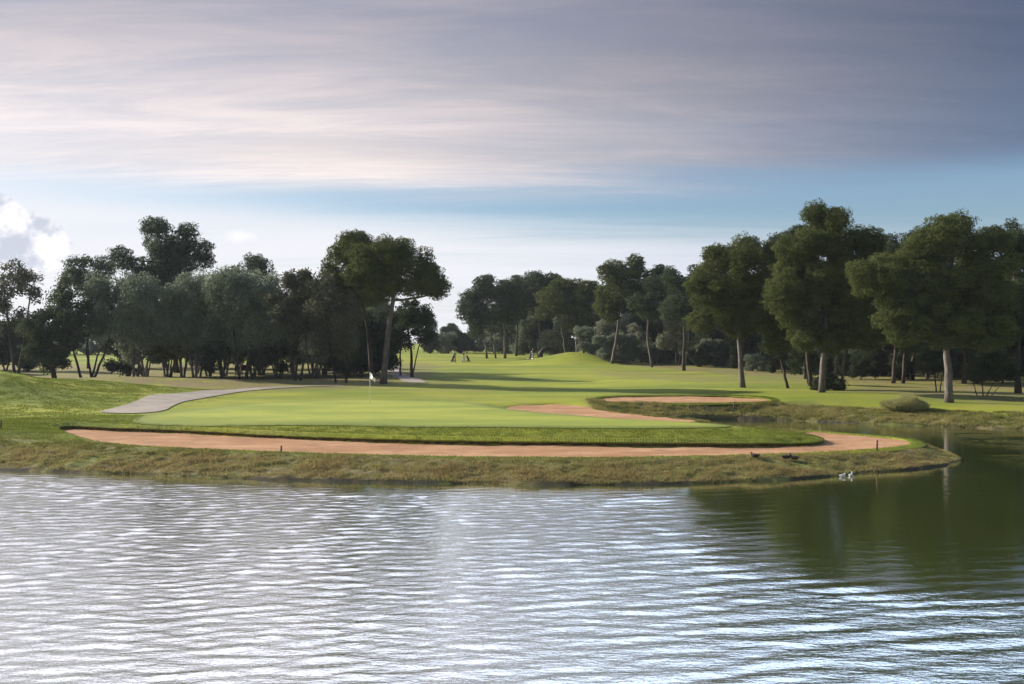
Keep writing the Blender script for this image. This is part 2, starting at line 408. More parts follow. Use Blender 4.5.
def sheet(name, P, step, zfun, m_, grow=0):
    P = np.asarray(P, float)
    if grow:
        c = np.roll(P, -1, 0) - np.roll(P, 1, 0); n = np.stack([c[:, 1], -c[:, 0]], 1); n /= np.linalg.norm(n, axis=1)[:, None] + 1e-9
        area = .5 * np.sum(P[:, 0] * np.roll(P[:, 1], -1) - np.roll(P[:, 0], -1) * P[:, 1])
        P = P + n * grow * (1 if area > 0 else -1)
    b = []
    for i in range(len(P)):
        q = P[(i + 1) % len(P)]; L_ = np.linalg.norm(q - P[i]); k = max(1, int(L_ / step))
        for t in range(k): b.append(P[i] + (q - P[i]) * t / k)
    b = np.array(b)
    gx, gy = np.meshgrid(np.arange(P[:, 0].min(), P[:, 0].max(), step), np.arange(P[:, 1].min(), P[:, 1].max(), step))
    gx = gx.ravel() + (rng.random(gx.size) - .5) * step * .3; gy = gy.ravel() + (rng.random(gy.size) - .5) * step * .3
    k = sdf(P, gx, gy) < -step * .5
    allp = [Vector(p) for p in b] + [Vector((x, y)) for x, y in zip(gx[k], gy[k])]
    r = delaunay_2d_cdt(allp, [], [list(range(len(b)))], 1, 1e-5)
    V = np.array([(v.x, v.y) for v in r[0]]); Z = zfun(V[:, 0], V[:, 1])
    m = bpy.data.meshes.new(name); m.from_pydata(np.column_stack([V, Z]).tolist(), [], [list(f) for f in r[2]]); m.update()
    bm = bmesh.new(); bm.from_mesh(m); bmesh.ops.recalc_face_normals(bm, faces=bm.faces)
    if bm.faces and sum(f.normal.z for f in bm.faces) < 0: bmesh.ops.reverse_faces(bm, faces=bm.faces)
    bm.to_mesh(m); bm.free(); m.shade_smooth()
    co = np.zeros(len(m.vertices) * 3, np.float32); m.vertices.foreach_get('co', co); co = co.reshape(-1, 3)
    at = m.attributes.new('edge', 'FLOAT', 'POINT'); at.data.foreach_set('value', smooth(-sdf(P, co[:, 0], co[:, 1]) / 1.6).astype(np.float32))
    return tag(link(name, m, m_), kind='structure')
for nm, B_, sz in (('sand_bunker', B1, SAND1Z), ('sand_bunker', B2, SAND2Z), ('sand_bunker', B3, SAND3Z)):
    def zf(x, y, B_=B_, sz=sz):
        s = sdf(B_, x, y)
        return sz + .03 * smooth((s + .8) / .8) + (vnoise(x, y, 1.3, 3) - .5) * .06 - .02 + (vnoise(x, y, .3, 4) - .5) * .025
    sheet(nm, B_, .22, zf, M['sand'], .05)
land_z = lambda x, y: height(x, y, False) + .045
sheet('putting_green', GREEN, .4, lambda x, y: height(x, y, False) + .03 + .0 * x, M['green'])
sheet('path', PATH1[0], .35, land_z, M['path'])
sheet('path', PATH2[0], .6, land_z, M['path'])

# sod lips: a near-vertical soil face under a turf roll round each bunker
def lip(B_, sz, nm='bunker_lip'):
    P = np.asarray(B_, float); n_ = []
    for i in range(len(P)):
        q = P[(i + 1) % len(P)]; k = max(1, int(np.linalg.norm(q - P[i]) / .12)); n_ += [P[i] + (q - P[i]) * t / k for t in range(k)]
    P = np.array(n_); c = np.roll(P, -1, 0) - np.roll(P, 1, 0); no = np.stack([c[:, 1], -c[:, 0]], 1); no /= np.linalg.norm(no, axis=1)[:, None] + 1e-9
    if .5 * np.sum(P[:, 0] * np.roll(P[:, 1], -1) - np.roll(P[:, 0], -1) * P[:, 1]) < 0: no = -no
    wob = (vnoise(P[:, 0], P[:, 1], .5, 51) - .5) * .10
    Q = P + no * (.46); zt = height(Q[:, 0], Q[:, 1], False) + (vnoise(P[:, 0], P[:, 1], .35, 52) - .5) * .04
    zt = np.maximum(zt, sz + .03); zl = sz + .03 + (zt - sz - .03) * .55
    ring = lambda off, z: np.column_stack([P + no * (off + wob * (off < .3))[:, None], z])
    o1 = np.zeros(len(P))
    rings = [ring(o1 + .03, o1 + sz - .12), ring(o1 + .02, sz + (zl - sz) * .5), ring(o1 - .02, zl - .045)]
    tr = [ring(o1 - .035, zl - .05), ring(o1 - .045, zl - .015), ring(o1 + .03, zl + .012), ring(o1 + .46, zt + .006), ring(o1 + .62, zt - .06)]
    def bld(rs, name, mm, at):
        m = len(P); V = np.vstack(rs); Fc = []
        for a in range(len(rs) - 1):
            for j in range(m): Fc.append((a * m + j, a * m + (j + 1) % m, (a + 1) * m + (j + 1) % m, (a + 1) * m + j))
        zz = np.zeros((len(V), 3))
        return tag(link(name, mesh_np(name, V, np.array(Fc), True, {'zone': zz}), mm), kind='structure')
    bld(rings, 'bunker_face', M['soil'], 0); bld(tr, 'bunker_turf_edge', M['turf'], 0)
    k = rng.integers(0, len(P), 26000); of = rng.uniform(-.04, .5, len(k)); X = P[k, 0] + no[k, 0] * of; Y = P[k, 1] + no[k, 1] * of
    return X, Y, zl[k] + (zt - zl)[k] * np.clip(of / .46, 0, 1)
LP = [lip(B1, SAND1Z), lip(B3, SAND3Z)]
# ------------------------------------------------------------------ the water: real waves near the viewer
wx = axis([(-400, -60, 20), (-60, -24, 1.2), (-24, 24, .115), (24, 60, 1.2), (60, 401, 20)])
wy = axis([(-60, 10, 5), (10, 13, .5), (13, 37.5, .085), (37.5, 66, .22), (66, 90, 6)])
WX, WY = np.meshgrid(wx, wy)
CALM = poly([(665, 482), (680, 500), (700, 530), (760, 560), (850, 580), (960, 592), (1120, 600), (1500, 590), (1500, 470), (1060, 452), (955, 478), (960, 440), (600, 440)], 0)
sc_ = sdf(CALM, WX, WY)
jit = (vnoise(WX, WY, 1.8, 21) - .5) * 3.2
rip = .13 + .87 * smooth((sc_ + 1.4 + jit) / 3.4)
dsh = -sdf(WATER, WX, WY)
rip = rip * (.10 + .90 * smooth((dsh - .9 + jit * .35 + .6 * smooth((-8 - WX) / 6)) / 2.2))
rip = np.where(WY > 44, .10 + .9 * smooth((WX - 21.5) / 3) * smooth((vnoise(WX, WY, 3, 5) - .35) / .2), rip)
rip *= .72 + .5 * vnoise(WX, WY, 5, 31)
H = np.zeros_like(WX); r2 = np.random.default_rng(5)
for i in range(64):
    lam = .22 * (3.4 ** r2.random()); th = math.radians(96 + r2.normal() * 20)
    k = 2 * math.pi / lam; amp = .0023 * lam 
    ph = r2.random() * 6.28
    H += amp * np.sin(k * (WX * math.cos(th) + WY * math.sin(th)) + ph + .8 * vnoise(WX, WY, 4, i))
H2 = np.zeros_like(WX)
for i in range(14):               # a longer, more regular train of wavelets on the right
    lam = r2.uniform(.55, .95); th = math.radians(103 + r2.normal() * 6); k = 2 * math.pi / lam
    H2 += .0034 * lam * np.sin(k * (WX * math.cos(th) + WY * math.sin(th)) + r2.random() * 6.28 + 1.2 * vnoise(WX, WY, 5, i + 70))
wz = (H * (1 - .3 * smooth((WX + 1) / 5)) + H2 * (.12 + .88 * smooth((WX + 1 - (WY - 20) * .12) / 5))) * rip
idx = np.arange(wz.size).reshape(wz.shape)
quads = np.stack([idx[:-1, :-1], idx[:-1, 1:], idx[1:, 1:], idx[1:, :-1]], -1).reshape(-1, 4)
tag(link('water', mesh_np('water', np.stack([WX, WY, wz], -1).reshape(-1, 3), quads, True, {'ripple': rip.ravel()}), M['water']), kind='structure')

# ------------------------------------------------------------------ blades of grass
def blades(name, X, Y, Z, hgt, wid, lean, m_, tint, **k):
    n = len(X); th = rng.random(n) * 2 * np.pi; ph = rng.random(n) * 2 * np.pi
    dx, dy = np.cos(th) * wid / 2, np.sin(th) * wid / 2
    base = np.stack([X, Y, Z], 1)
    a = base + np.stack([dx, dy, -.02 + 0 * X], 1); b = base - np.stack([dx, dy, .02 + 0 * X], 1)
    c = base + np.stack([np.cos(ph) * lean * hgt, np.sin(ph) * lean * hgt, hgt], 1)
    V = np.stack([a, b, c], 1).reshape(-1, 3)
    o = link(name, mesh_np(name, V, np.arange(3 * n).reshape(-1, 3), False, {'tint': np.repeat(tint, 3)}), m_)
    return tag(o, kind='stuff', **k)
def scatter(n, x0, x1, y0, y1, keep):
    X = rng.uniform(x0, x1, n); Y = rng.uniform(y0, y1, n); k = keep(X, Y); return X[k], Y[k]
def outside_sand(X, Y, m=.04):
    return (sdf(B1, X, Y) > m) & (sdf(B2, X, Y) > m) & (sdf(B3, X, Y) > m)
# rough bank round the point of land
def kb(X, Y):
    d = sdf(WATER, X, Y)
    den = smooth((5.6 + (vnoise(X, Y, 2, 8) - .5) * 4 - d) / 1.6)
    return (d > .05) & (den > rng.random(len(X))) & outside_sand(X, Y)
X, Y = scatter(620000, -27, 21, 34.4, 52, kb)
tus = vnoise(X, Y, .38, 11); pat = vnoise(X, Y, 1.7, 12)
keep = (tus * .6 + pat * .4 + rng.random(len(X)) * .45) > .55
X, Y, tus, pat = X[keep], Y[keep], tus[keep], pat[keep]
dd = sdf(WATER, X, Y); sb = sdf(B1, X, Y)
blades('rough_grass', X, Y, height(X, Y), (.02 + .14 * tus * (.3 + pat) * (.4 + rng.random(len(X)))) * (.35 + .65 * smooth(sb / 1.2)), .03, 1.1, M['rough'], np.clip(rng.random(len(X)) * .55 + .75 * smooth((4.6 - dd) / 3.0) * pat ** .6 + .02, 0, 1),
       label='tussocky half dry rough grass covering the bank between bunker and lake', cat='grass')
# back bank and the rough between the small bunkers
def kc(X, Y):
    d = sdf(WATER, X, Y)
    pl = poly([(585, 405), (640, 404.5), (785, 404.5), (900, 412), (780, 420), (700, 422), (620, 413)], .8)
    return (d > .1) & ((d < 4.5) | (sdf(pl, X, Y) < .3)) & outside_sand(X, Y)
X, Y = scatter(330000, 5, 40, 50, 73, kc)
tus = vnoise(X, Y, .5, 14); pat = vnoise(X, Y, 2.2, 15)
keep = (tus + rng.random(len(X)) * .5) > .6; X, Y, tus, pat = X[keep], Y[keep], tus[keep], pat[keep]
blades('rough_grass', X, Y, height(X, Y), .05 + .15 * tus * (.4 + pat), .045, .8, M['rough'], rng.random(len(X)) * .5 + .5 * pat,
       label='brownish rough grass on the far bank behind the inlet of the lake', cat='grass')
# fringe on the lip above the main bunker
def kl(X, Y):
    s = sdf(B1, X, Y); d = sdf(WATER, X, Y)
    return (s > .45) & (s < 3.4) & (d > 5.0) & (sdf(GREEN, X, Y) > -.3) & (rng.random(len(X)) < smooth((4.0 - s) / 2)) & outside_sand(X, Y, .0)
X, Y = scatter(520000, -27, 19, 40, 56, kl)
tus = vnoise(X, Y, .5, 16)
blades('fringe_grass', X, Y, height(X, Y), .02 + .045 * tus * (.5 + rng.random(len(X))), .028, .7, M['short'], .05 + rng.random(len(X)) * .5 + .25 * tus,
       label='short green grass on the raised lip above the long bunker', cat='grass')
X, Y, Z = [np.concatenate([q[i] for q in LP]) for i in range(3)]
blades('fringe_grass', X, Y, Z, .02 + .05 * rng.random(len(X)), .03, .8, M['short'], rng.random(len(X)) * .7,
       label='thin rim of grass hanging over the edges of the sand bunkers', cat='grass')
# longer turf on the left mounds
def km(X, Y):
    d = sdf(WATER, X, Y)
    return (d > 4) & (sdf(PATH1[0], X, Y) > .2) & (sdf(GREEN, X, Y) > .2) & outside_sand(X, Y)
X, Y = scatter(300000, -48, -12, 44, 80, lambda X, Y: km(X, Y) & (smooth((-19 - X) / 9) > rng.random(len(X))))
tus = vnoise(X, Y, .8, 18)
keep = tus + rng.random(len(X)) * .5 > .55; X, Y, tus = X[keep], Y[keep], tus[keep]
blades('mound_grass', X, Y, height(X, Y), .02 + .05 * tus, .05, .8, M['short'], .1 + rng.random(len(X)) * .5 + .15 * tus,
       label='green turf growing on the rounded mounds at the left edge', cat='grass')

# ------------------------------------------------------------------ trees
def leaves(centers, radii, leaf, cover=3.2, flat=.8, jitter=.75, aspect=.5, droop=0., inner=.55):
    radii = np.asarray(radii, float); centers = np.asarray(centers, float)
    la = leaf * leaf * aspect * .5
    cnt = np.maximum(12, (cover * np.pi * radii ** 2 / la)).astype(int)
    pid = np.repeat(np.arange(len(radii)), cnt); n = len(pid)
    u = rng.normal(size=(n, 3)); u /= np.linalg.norm(u, axis=1)[:, None]
    rr = radii[pid] * (inner + (1.12 - inner) * rng.random(n) ** .6)
    lump = 1 + .22 * np.sin(u[:, 0] * 5 + pid) * np.sin(u[:, 1] * 5 + pid * 2.3) + .15 * np.sin(u[:, 2] * 7 + pid)
    P = centers[pid] + u * (rr * lump)[:, None] * np.array([1, 1, flat])
    if droop: P[:, 2] -= droop * radii[pid] * rng.random(n) ** 2 * 1.2
    nrm = u + rng.normal(size=(n, 3)) * jitter; nrm[:, 2] += .15; nrm /= np.linalg.norm(nrm, axis=1)[:, None]
    a = np.cross(nrm, rng.normal(size=(n, 3)))
    if droop:
        a = a * .6 + np.array([0, 0, -1.0]) * .6
        a -= nrm * np.sum(a * nrm, 1)[:, None]
    a /= np.linalg.norm(a, axis=1)[:, None] + 1e-9
    b = np.cross(nrm, a); s = leaf * (.7 + .6 * rng.random(n))[:, None]
    V = np.stack([P - a * s / 2, P + b * s * aspect / 2, P + a * s / 2, P - b * s * aspect / 2], 1).reshape(-1, 3)
    ptint = rng.random(len(radii)) * .45
    tint = ptint[pid] + rng.random(n) * .55
    return V, np.arange(4 * n).reshape(-1, 4), np.repeat(tint, 4)

def bez(p0, p1, sag, n=6):
    p0 = np.asarray(p0, float); p1 = np.asarray(p1, float); t = np.linspace(0, 1, n)[:, None]
    mid = (p0 + p1) / 2 + np.asarray(sag)
    P = (1 - t) ** 2 * p0 + 2 * t * (1 - t) * mid + t ** 2 * p1
    P[1:-1] += (rng.random((n - 2, 3)) - .5) * np.linalg.norm(p1 - p0) * .035
    return P

def make_tree(name, base, lobes, stems, leafmat, barkmat, leaf=.26, puff=(.55, 1.05), fill=1.0, cover=3.0, droop=0, flat=.8,
              jitter=.75, inner=.55, shell=.45, limbs=True, aspect=.5, **tags):
    """base: world position; lobes: local (x,y,z,rx,ry,rz); stems: list of local polylines with radii"""
    root = empty(name, base, **tags)
    cs, rs, of = [], [], []
    for li, (x, y, z, rx, ry, rz_) in enumerate(lobes):
        pm = (puff[0] + puff[1]) / 2
        n = max(3, int(fill * 2.0 * ((rx * ry * rz_) ** (2 / 3)) / pm ** 2))
        u = rng.normal(size=(n, 3)); u /= np.linalg.norm(u, axis=1)[:, None]
        q = shell + (1 - shell) * rng.random(n) ** .5
        pr = rng.uniform(puff[0], puff[1], n)
        ax = np.maximum(np.array([[rx, ry, rz_]]) - pr[:, None] * .55, .15)
        cs.append(np.array([x, y, z]) + u * q[:, None] * ax); rs.append(pr); of += [li] * n
    cs = np.vstack(cs); rs = np.concatenate(rs); of = np.array(of)
    V, Fc, tint = leaves(cs, rs, leaf, cover, flat, jitter, aspect, droop, inner)
    mb = MB()
    tips = []
    for pts, r0, r1 in stems:
        pts = np.asarray(pts, float)
        if len(pts) == 2: P = bez(pts[0], pts[1], (0, 0, 0), 8)
        else:
            t = np.linspace(0, 1, 10); tt = np.linspace(0, 1, len(pts)); P = np.stack([np.interp(t, tt, pts[:, i]) for i in range(3)], 1)
            P[1:-1] += (rng.random((8, 3)) - .5) * .08
        rad = .72 * np.interp(np.linspace(0, 1, len(P)), [0, .06, .2, 1], [r0 * 1.3, r0 * 1.08, r0, r1])
        mb.tube(P, rad, 9, .12); tips.append(P)
    if limbs:
        allP = np.vstack([t[len(t) * 4 // 10:] for t in tips])
        for li, lo in enumerate(lobes):
            c = np.array(lo[:3]); low = allP[allP[:, 2] < c[2] - .1]
            if len(low) == 0: low = allP[:1]
            j = np.argmin(np.linalg.norm(low - c, axis=1) - .0 * low[:, 2]); s = low[j]
            Lg = np.linalg.norm(c - s)
            if Lg > .4:
                Pm = bez(s, c, (0, 0, -.12 * Lg), 6); r_ = min(stems[0][1] * .5, .05 + .018 * Lg)
                mb.tube(Pm, np.linspace(r_, r_ * .4, 6), 6, .1)
            sub = np.where(of == li)[0]
            for q in sub[::3]:
                mb.tube(bez(c if Lg > .4 else s, cs[q], (0, 0, -.1), 4), np.linspace(.045, .015, 4), 4, 0, False)
    mb.build('trunk', barkmat, root)
    link('crown', mesh_np('crown', V, Fc, False, {'tint': tint}), leafmat, root)
    return root

def place(px, D):                 # base point on the ground at this distance
    x = (px - 512) / F * D; return (x, D, hz(x, D) - .06)

def tree(kind, px, D, lobes, label, stems=None, leafm=None, bark=None, name=None, group=None, depth=.85, top=None, **kw):
    """lobes in photograph pixels (cx, cy, rx, ry[, depth offset m]); stems in pixels [(x,y),(x,y)...], radius m"""
    k = D / F; b = place(px, D)
    zz = lambda py: HC - (py - HOR) * k - b[2]
    xx = lambda q: (q - px) * k
    L = []
    for lo in lobes:
        cx, cy, rx, ry = lo[:4]; dy = lo[4] if len(lo) > 4 else rng.uniform(-.25, .25) * rx * k
        L.append((xx(cx), dy, zz(cy), rx * k, max(rx, ry) * k * depth, ry * k))
    S = []
    if stems is None:
        m = L[0]; stems_ = [([(0, 0, 0), (m[0], m[1], m[2])], .2, .09)]
    else:
        stems_ = []
        for st in stems:
            pts = [(xx(p[0]), (p[2] if len(p) > 2 else 0), zz(p[1]) if i else -.05) for i, p in enumerate(st[0])]
            stems_.append((pts, st[1], st[1] * (.4 if len(st) < 3 else st[2])))
    fl = max(.8, min(2.2, D / 84.))
    P = dict(pine=dict(leaf=.19 * fl, aspect=.42, puff=(.5 * fl ** .5, 1.15 * fl ** .5), cover=3.4, inner=.72, jitter=.5, fill=1.05),
             olive=dict(leaf=.24 * fl, puff=(.55 * fl ** .5, 1.15 * fl ** .5), cover=2.4, droop=.7, jitter=1.0, inner=.3, flat=1.0, aspect=.4),
             thin=dict(leaf=.22 * fl, puff=(.35 * fl ** .5, .75 * fl ** .5), cover=1.3, jitter=1.3, inner=.1, flat=1.0, fill=.75, aspect=.5, shell=.2),
             shrub=dict(leaf=.2 * fl, puff=(.35 * fl ** .5, .7 * fl ** .5), cover=2.6, jitter=1.0, inner=.3))[kind]
    P.update(kw)
    nm = name or dict(pine='pine_tree', olive='olive_tree', thin='leafy_tree', shrub='shrub')[kind]
    cat = dict(pine_tree='pine tree', olive_tree='olive tree', leafy_tree='tree', shrub='shrub').get(nm, 'tree')
    lm = leafm or dict(pine='pine', olive='olive', thin='brown', shrub='dark')[kind]
    return make_tree(nm, b, L, stems_, M[lm], M[bark or ('bark' if kind == 'pine' else 'darkbark')], label=label, cat=cat, group=group, **P)

# ---- left-hand group, from the left edge
tree('thin', 17, 104, [(8, 300, 26, 30), (30, 285, 18, 26), (12, 275, 17, 17), (-12, 320, 22, 26), (30, 320, 16, 24), (-14, 290, 16, 20)],
     'airy dark tree with a forked double trunk at the left edge', [([(15, 374), (11, 345), (4, 290)], .22), ([(18, 374), (24, 340), (32, 285)], .2)], leafm='brown')
tree('shrub', 55, 96, [(52, 345, 26, 22), (40, 328, 18, 20), (68, 330, 18, 22), (54, 362, 15, 12), (34, 350, 10, 10)],
     'low dense dark evergreen with leaves nearly to the ground, second from the left edge', [([(54, 380), (53, 360), (52, 335)], .32)], leafm='dark', name='leafy_tree')
tree('thin', 82, 98, [(62, 290, 14, 22), (74, 310, 20, 22), (60, 310, 16, 22), (92, 300, 15, 22)],
     'slim spire topped tree with a single left leaning trunk', [([(82, 378), (74, 352), (62, 290)], .17)], leafm='pine2', cover=1.8)
tree('olive', 92, 99, [(112, 305, 26, 30), (100, 292, 20, 20), (132, 296, 24, 24), (90, 320, 18, 20), (140, 322, 20, 22)],
     'grey green olive whose pale stems spread like a vase from one base', [([(92, 378), (86, 350), (92, 312)], .14), ([(93, 378), (108, 345), (116, 300)], .16), ([(91, 378), (98, 352), (134, 318)], .13)])
tree('pine', 84, 128, [(84, 268, 18, 12), (102, 268, 13, 12), (76, 276, 10, 10), (90, 290, 18, 20)],
     'small round topped pine rising behind the vase shaped olive', [([(88, 368), (88, 280)], .2)], leafm='pine2', bark='darkbark', cover=2)
tree('olive', 136, 97, [(140, 298, 22, 26), (152, 320, 22, 26), (128, 318, 18, 22), (146, 284, 16, 13)],
     'olive with two thin upright trunks left of the tall pine', [([(134, 379), (133, 340), (128, 310)], .15), ([(138, 379), (141, 340), (148, 300)], .15)], bark='bark')
tree('pine', 176, 118, [(163, 244, 22, 24), (160, 262, 22, 24), (195, 246, 17, 20), (203, 262, 10, 13), (124, 257, 12, 11), (136, 268, 15, 13), (178, 262, 16, 20), (180, 280, 25, 18), (150, 284, 22, 18), (186, 232, 9, 8), (154, 228, 11, 9)],
     'tallest pine of the left group, its open dark crown standing clear above the olives', [([(177, 375), (173, 330), (166, 240)], .42)], leafm='pine2', bark='darkbark', cover=2.5, shell=.25)
tree('olive', 196, 98, [(190, 294, 30, 28), (205, 284, 27, 19), (172, 304, 20, 28), (222, 300, 22, 28), (196, 324, 30, 22)],
     'broad silvery domed olive in front of the tall pine', [([(194, 377), (188, 345), (178, 305)], .16), ([(196, 377), (196, 340), (200, 296)], .18), ([(200, 377), (204, 345), (222, 300)], .14)], bark='bark')
tree('olive', 245, 95, [(245, 296, 30, 30), (228, 285, 24, 20), (265, 290, 24, 24), (250, 325, 32, 22), (276, 312, 18, 26)],
     'widest domed olive, three trunks, right of the silvery dome', [([(240, 381), (236, 350), (230, 300)], .16), ([(246, 381), (250, 345), (250, 300)], .22), ([(252, 381), (262, 345), (272, 305)], .14)])
tree('pine', 247, 122, [(247, 264, 20, 12), (262, 272, 14, 12), (232, 272, 12, 10), (250, 290, 20, 22)],
     'pine showing only a low dark dome above the widest olive', [([(250, 372), (248, 280)], .25)], leafm='pine2', bark='darkbark', cover=2)
tree('thin', 298, 92, [(300, 292, 22, 24), (286, 310, 20, 26), (312, 308, 18, 26), (300, 332, 24, 22), (288, 280, 10, 12), (308, 276, 10, 10)],
     'brownish grey loose crowned tree with slender crooked stems', [([(296, 384), (290, 350), (286, 300)], .13), ([(300, 384), (306, 350), (304, 295)], .15)], leafm='brown', cover=2.4, fill=1.1)
tree('olive', 338, 90, [(330, 308, 22, 28), (322, 290, 15, 17), (345, 330, 20, 24), (322, 335, 20, 22), (350, 310, 16, 20)],
     'thin stemmed olive beside the path, left of the big leaning pine', [([(336, 384), (330, 350), (324, 300)], .12), ([(346, 384), (348, 350), (346, 320)], .14)], leafm='brown', cover=2.2)
tree('pine', 372, 93, [(347, 256, 21, 22), (352, 242, 16, 11), (336, 272, 14, 18), (360, 276, 20, 22), (345, 292, 18, 18), (370, 255, 14, 14)],
     'dark trunked umbrella pine just behind and left of the big leaning pine', [([(372, 383), (368, 330), (354, 262)], .26)], bark='darkbark', leafm='pine')
tree('pine', 384, 90, [(388, 262, 30, 20), (412, 268, 28, 20), (432, 278, 20, 16), (395, 248, 22, 11), (368, 275, 24, 20), (385, 290, 32, 16), (440, 290, 12, 11), (420, 288, 18, 12), (362, 252, 12, 10)],
     'big umbrella pine with a pale grey trunk leaning right, nearest the flag', [([(383, 382), (386, 352), (393, 300), (392, 275)], .38, .5)], cover=3.2)
tree('shrub', 412, 104, [(412, 322, 18, 18), (402, 338, 15, 14), (424, 330, 13, 16), (414, 306, 14, 10), (426, 314, 9, 10)],
     'small dark broadleaf tree with a forked trunk right of the gravel path', [([(412, 373), (411, 350), (406, 320)], .22), ([(412, 366), (418, 350), (426, 326)], .1)], leafm='dark', name='leafy_tree', cover=2.0)
tree('shrub', 401, 108, [(396, 330, 15, 20), (388, 345, 14, 16), (402, 316, 10, 12)],
     'small tree with a straight dark trunk beside the gravel path under the big pine', [([(401, 371), (400, 330)], .14)], leafm='dark', name='leafy_tree')
tree('shrub', 210, 97, [(210, 352, 12, 11), (208, 364, 10, 9), (218, 348, 8, 8)], 'nearly black rounded bush among the pale olive trunks', [([(210, 377), (210, 355)], .1)], leafm='dark')
tree('shrub', 120, 99, [(120, 368, 10, 7), (132, 370, 9, 6), (110, 366, 7, 6)], 'low ragged bush between two olives on the brown mound', [([(120, 376), (120, 368)], .07)], leafm='dark')
tree('shrub', 282, 100, [(280, 352, 10, 10), (284, 364, 8, 8)], 'small dark bush behind the crooked grey stems', [([(282, 380), (282, 355)], .08)], leafm='dark')
tree('shrub', 362, 99, [(360, 350, 12, 18), (352, 362, 9, 10)], 'narrow dark bush at the foot of the umbrella pines', [([(362, 380), (361, 350)], .1)], leafm='dark')
# ---- far right side of the fairway
tree('pine', 505, 172, [(498, 290, 22, 15), (478, 300, 17, 15), (510, 300, 16, 18), (486, 284, 13, 10), (470, 312, 12, 14), (500, 314, 22, 16), (478, 326, 14, 14), (516, 284, 8, 9)],
     'round pine with a pale straight trunk at the left end of the far wood', [([(505, 356), (504, 300)], .3), ([(487, 356), (482, 318)], .26), ([(496, 356), (488, 310)], .2)], leafm='pine2', group=None)
tree('pine', 541, 170, [(535, 284, 18, 13), (552, 280, 16, 11), (524, 300, 14, 13), (545, 298, 18, 14), (560, 290, 10, 12)],
     'second pine of the far wood, trunk leaning left beside the silver bushes', [([(542, 356), (540, 335), (535, 295)], .28)], leafm='pine2')
tree('pine', 577, 160, [(555, 300, 17, 16), (582, 308, 19, 18), (570, 290, 20, 13), (590, 292, 14, 14), (550, 312, 12, 12), (576, 322, 14, 10)],
     'bushy olive green pine directly behind the fairway mound', [([(576, 358), (578, 320)], .28), ([(566, 358), (560, 310)], .2)])
tree('pine', 613, 140, [(622, 272, 20, 14), (634, 264, 14, 9), (612, 290, 16, 20), (642, 284, 22, 17), (625, 300, 22, 16), (656, 278, 14, 14), (608, 308, 12, 14), (606, 268, 9, 12)],
     'tall pine with a pale trunk leaning right at the right foot of the fairway mound', [([(612, 362), (617, 335), (622, 290)], .32)], cover=3.2)
tree('pine', 654, 134, [(660, 290, 18, 18), (668, 306, 16, 16), (645, 306, 14, 16), (672, 280, 13, 12)],
     'pine with a thin trunk leaning left, next along from the mound pine', [([(652, 364), (647, 335), (650, 300)], .22)], leafm='pine2')
tree('pine', 684, 122, [(690, 290, 20, 18), (678, 308, 16, 18), (696, 320, 18, 16), (674, 275, 14, 10), (702, 275, 16, 14)],
     'dark trunked pine in the wood left of the first big roadside pine', [([(684, 366), (684, 300)], .26)], leafm='pine2', bark='darkbark')
for px, D, lob, lab in ((558, 168, [(556, 336, 15, 13), (566, 328, 12, 12), (548, 344, 10, 9)], 'silvery bush left of the fairway mound beneath the far pines'),
                   (602, 152, [(605, 330, 12, 12), (598, 342, 10, 10), (610, 322, 8, 9)], 'silvery bush pressed against the pale leaning trunk by the mound'),
                   (632, 148, [(632, 336, 14, 14), (622, 344, 10, 10), (642, 342, 10, 10)], 'pale silver bush between the mound pine and the thin trunk'),
                   (676, 138, [(676, 330, 13, 14), (666, 342, 10, 12), (684, 344, 10, 10)], 'pale bush standing right of the thin left leaning trunk')):
    tree('shrub', px, D, lob, lab, [([(px, 358), (px, 335)], .12), ([(px + 3, 358), (px + 6, 338)], .08)], leafm='pale', name='olive_tree', cover=2.6)
# ---- big pines on the right
tree('pine', 742, 84, [(728, 290, 32, 26), (712, 275, 28, 22), (745, 268, 30, 26), (700, 298, 20, 20), (765, 296, 22, 26), (736, 320, 28, 20), (722, 256, 22, 13), (755, 246, 20, 12), (750, 318, 20, 18), (702, 318, 14, 12)],
     'big rounded pine with one straight isolated trunk beyond the small bunker', [([(743, 390), (740, 355), (735, 300), (738, 275)], .3)], cover=3.3)
tree('pine', 788, 83, [(775, 330, 18, 16), (790, 318, 20, 20), (768, 318, 12, 14), (782, 345, 13, 10)],
     'slim pine with a dark trunk leaning sharply left under taller crowns', [([(788, 391), (782, 362), (772, 330)], .16)], bark='darkbark')
tree('pine', 811, 86, [(800, 250, 28, 22), (776, 250, 18, 16), (812, 230, 20, 16), (784, 272, 20, 20)],
     'dark trunked pine hidden behind the tallest crown on the right', [([(811, 389), (806, 340), (800, 260)], .26)], bark='darkbark', leafm='pine2')
tree('pine', 823, 75, [(830, 222, 24, 16), (812, 248, 34, 24), (850, 245, 28, 24), (795, 280, 32, 24), (832, 275, 36, 26), (865, 270, 20, 24), (780, 300, 20, 18), (812, 310, 34, 22), (848, 312, 28, 24), (806, 335, 26, 16), (840, 340, 24, 18), (872, 240, 12, 13), (815, 214, 9, 8)],
     'tallest pine on the right, pale trunk rising beside the round clipped bush', [([(822, 396), (824, 350), (828, 290), (830, 235)], .32, .35)], cover=3.3)
tree('pine', 836, 80, [(862, 300, 24, 28), (876, 275, 16, 24), (870, 330, 20, 22)],
     'pine with a slim grey trunk immediately behind the round clipped bush', [([(835, 388), (838, 340), (860, 290)], .18), ([(841, 388), (846, 340), (866, 300)], .15)])
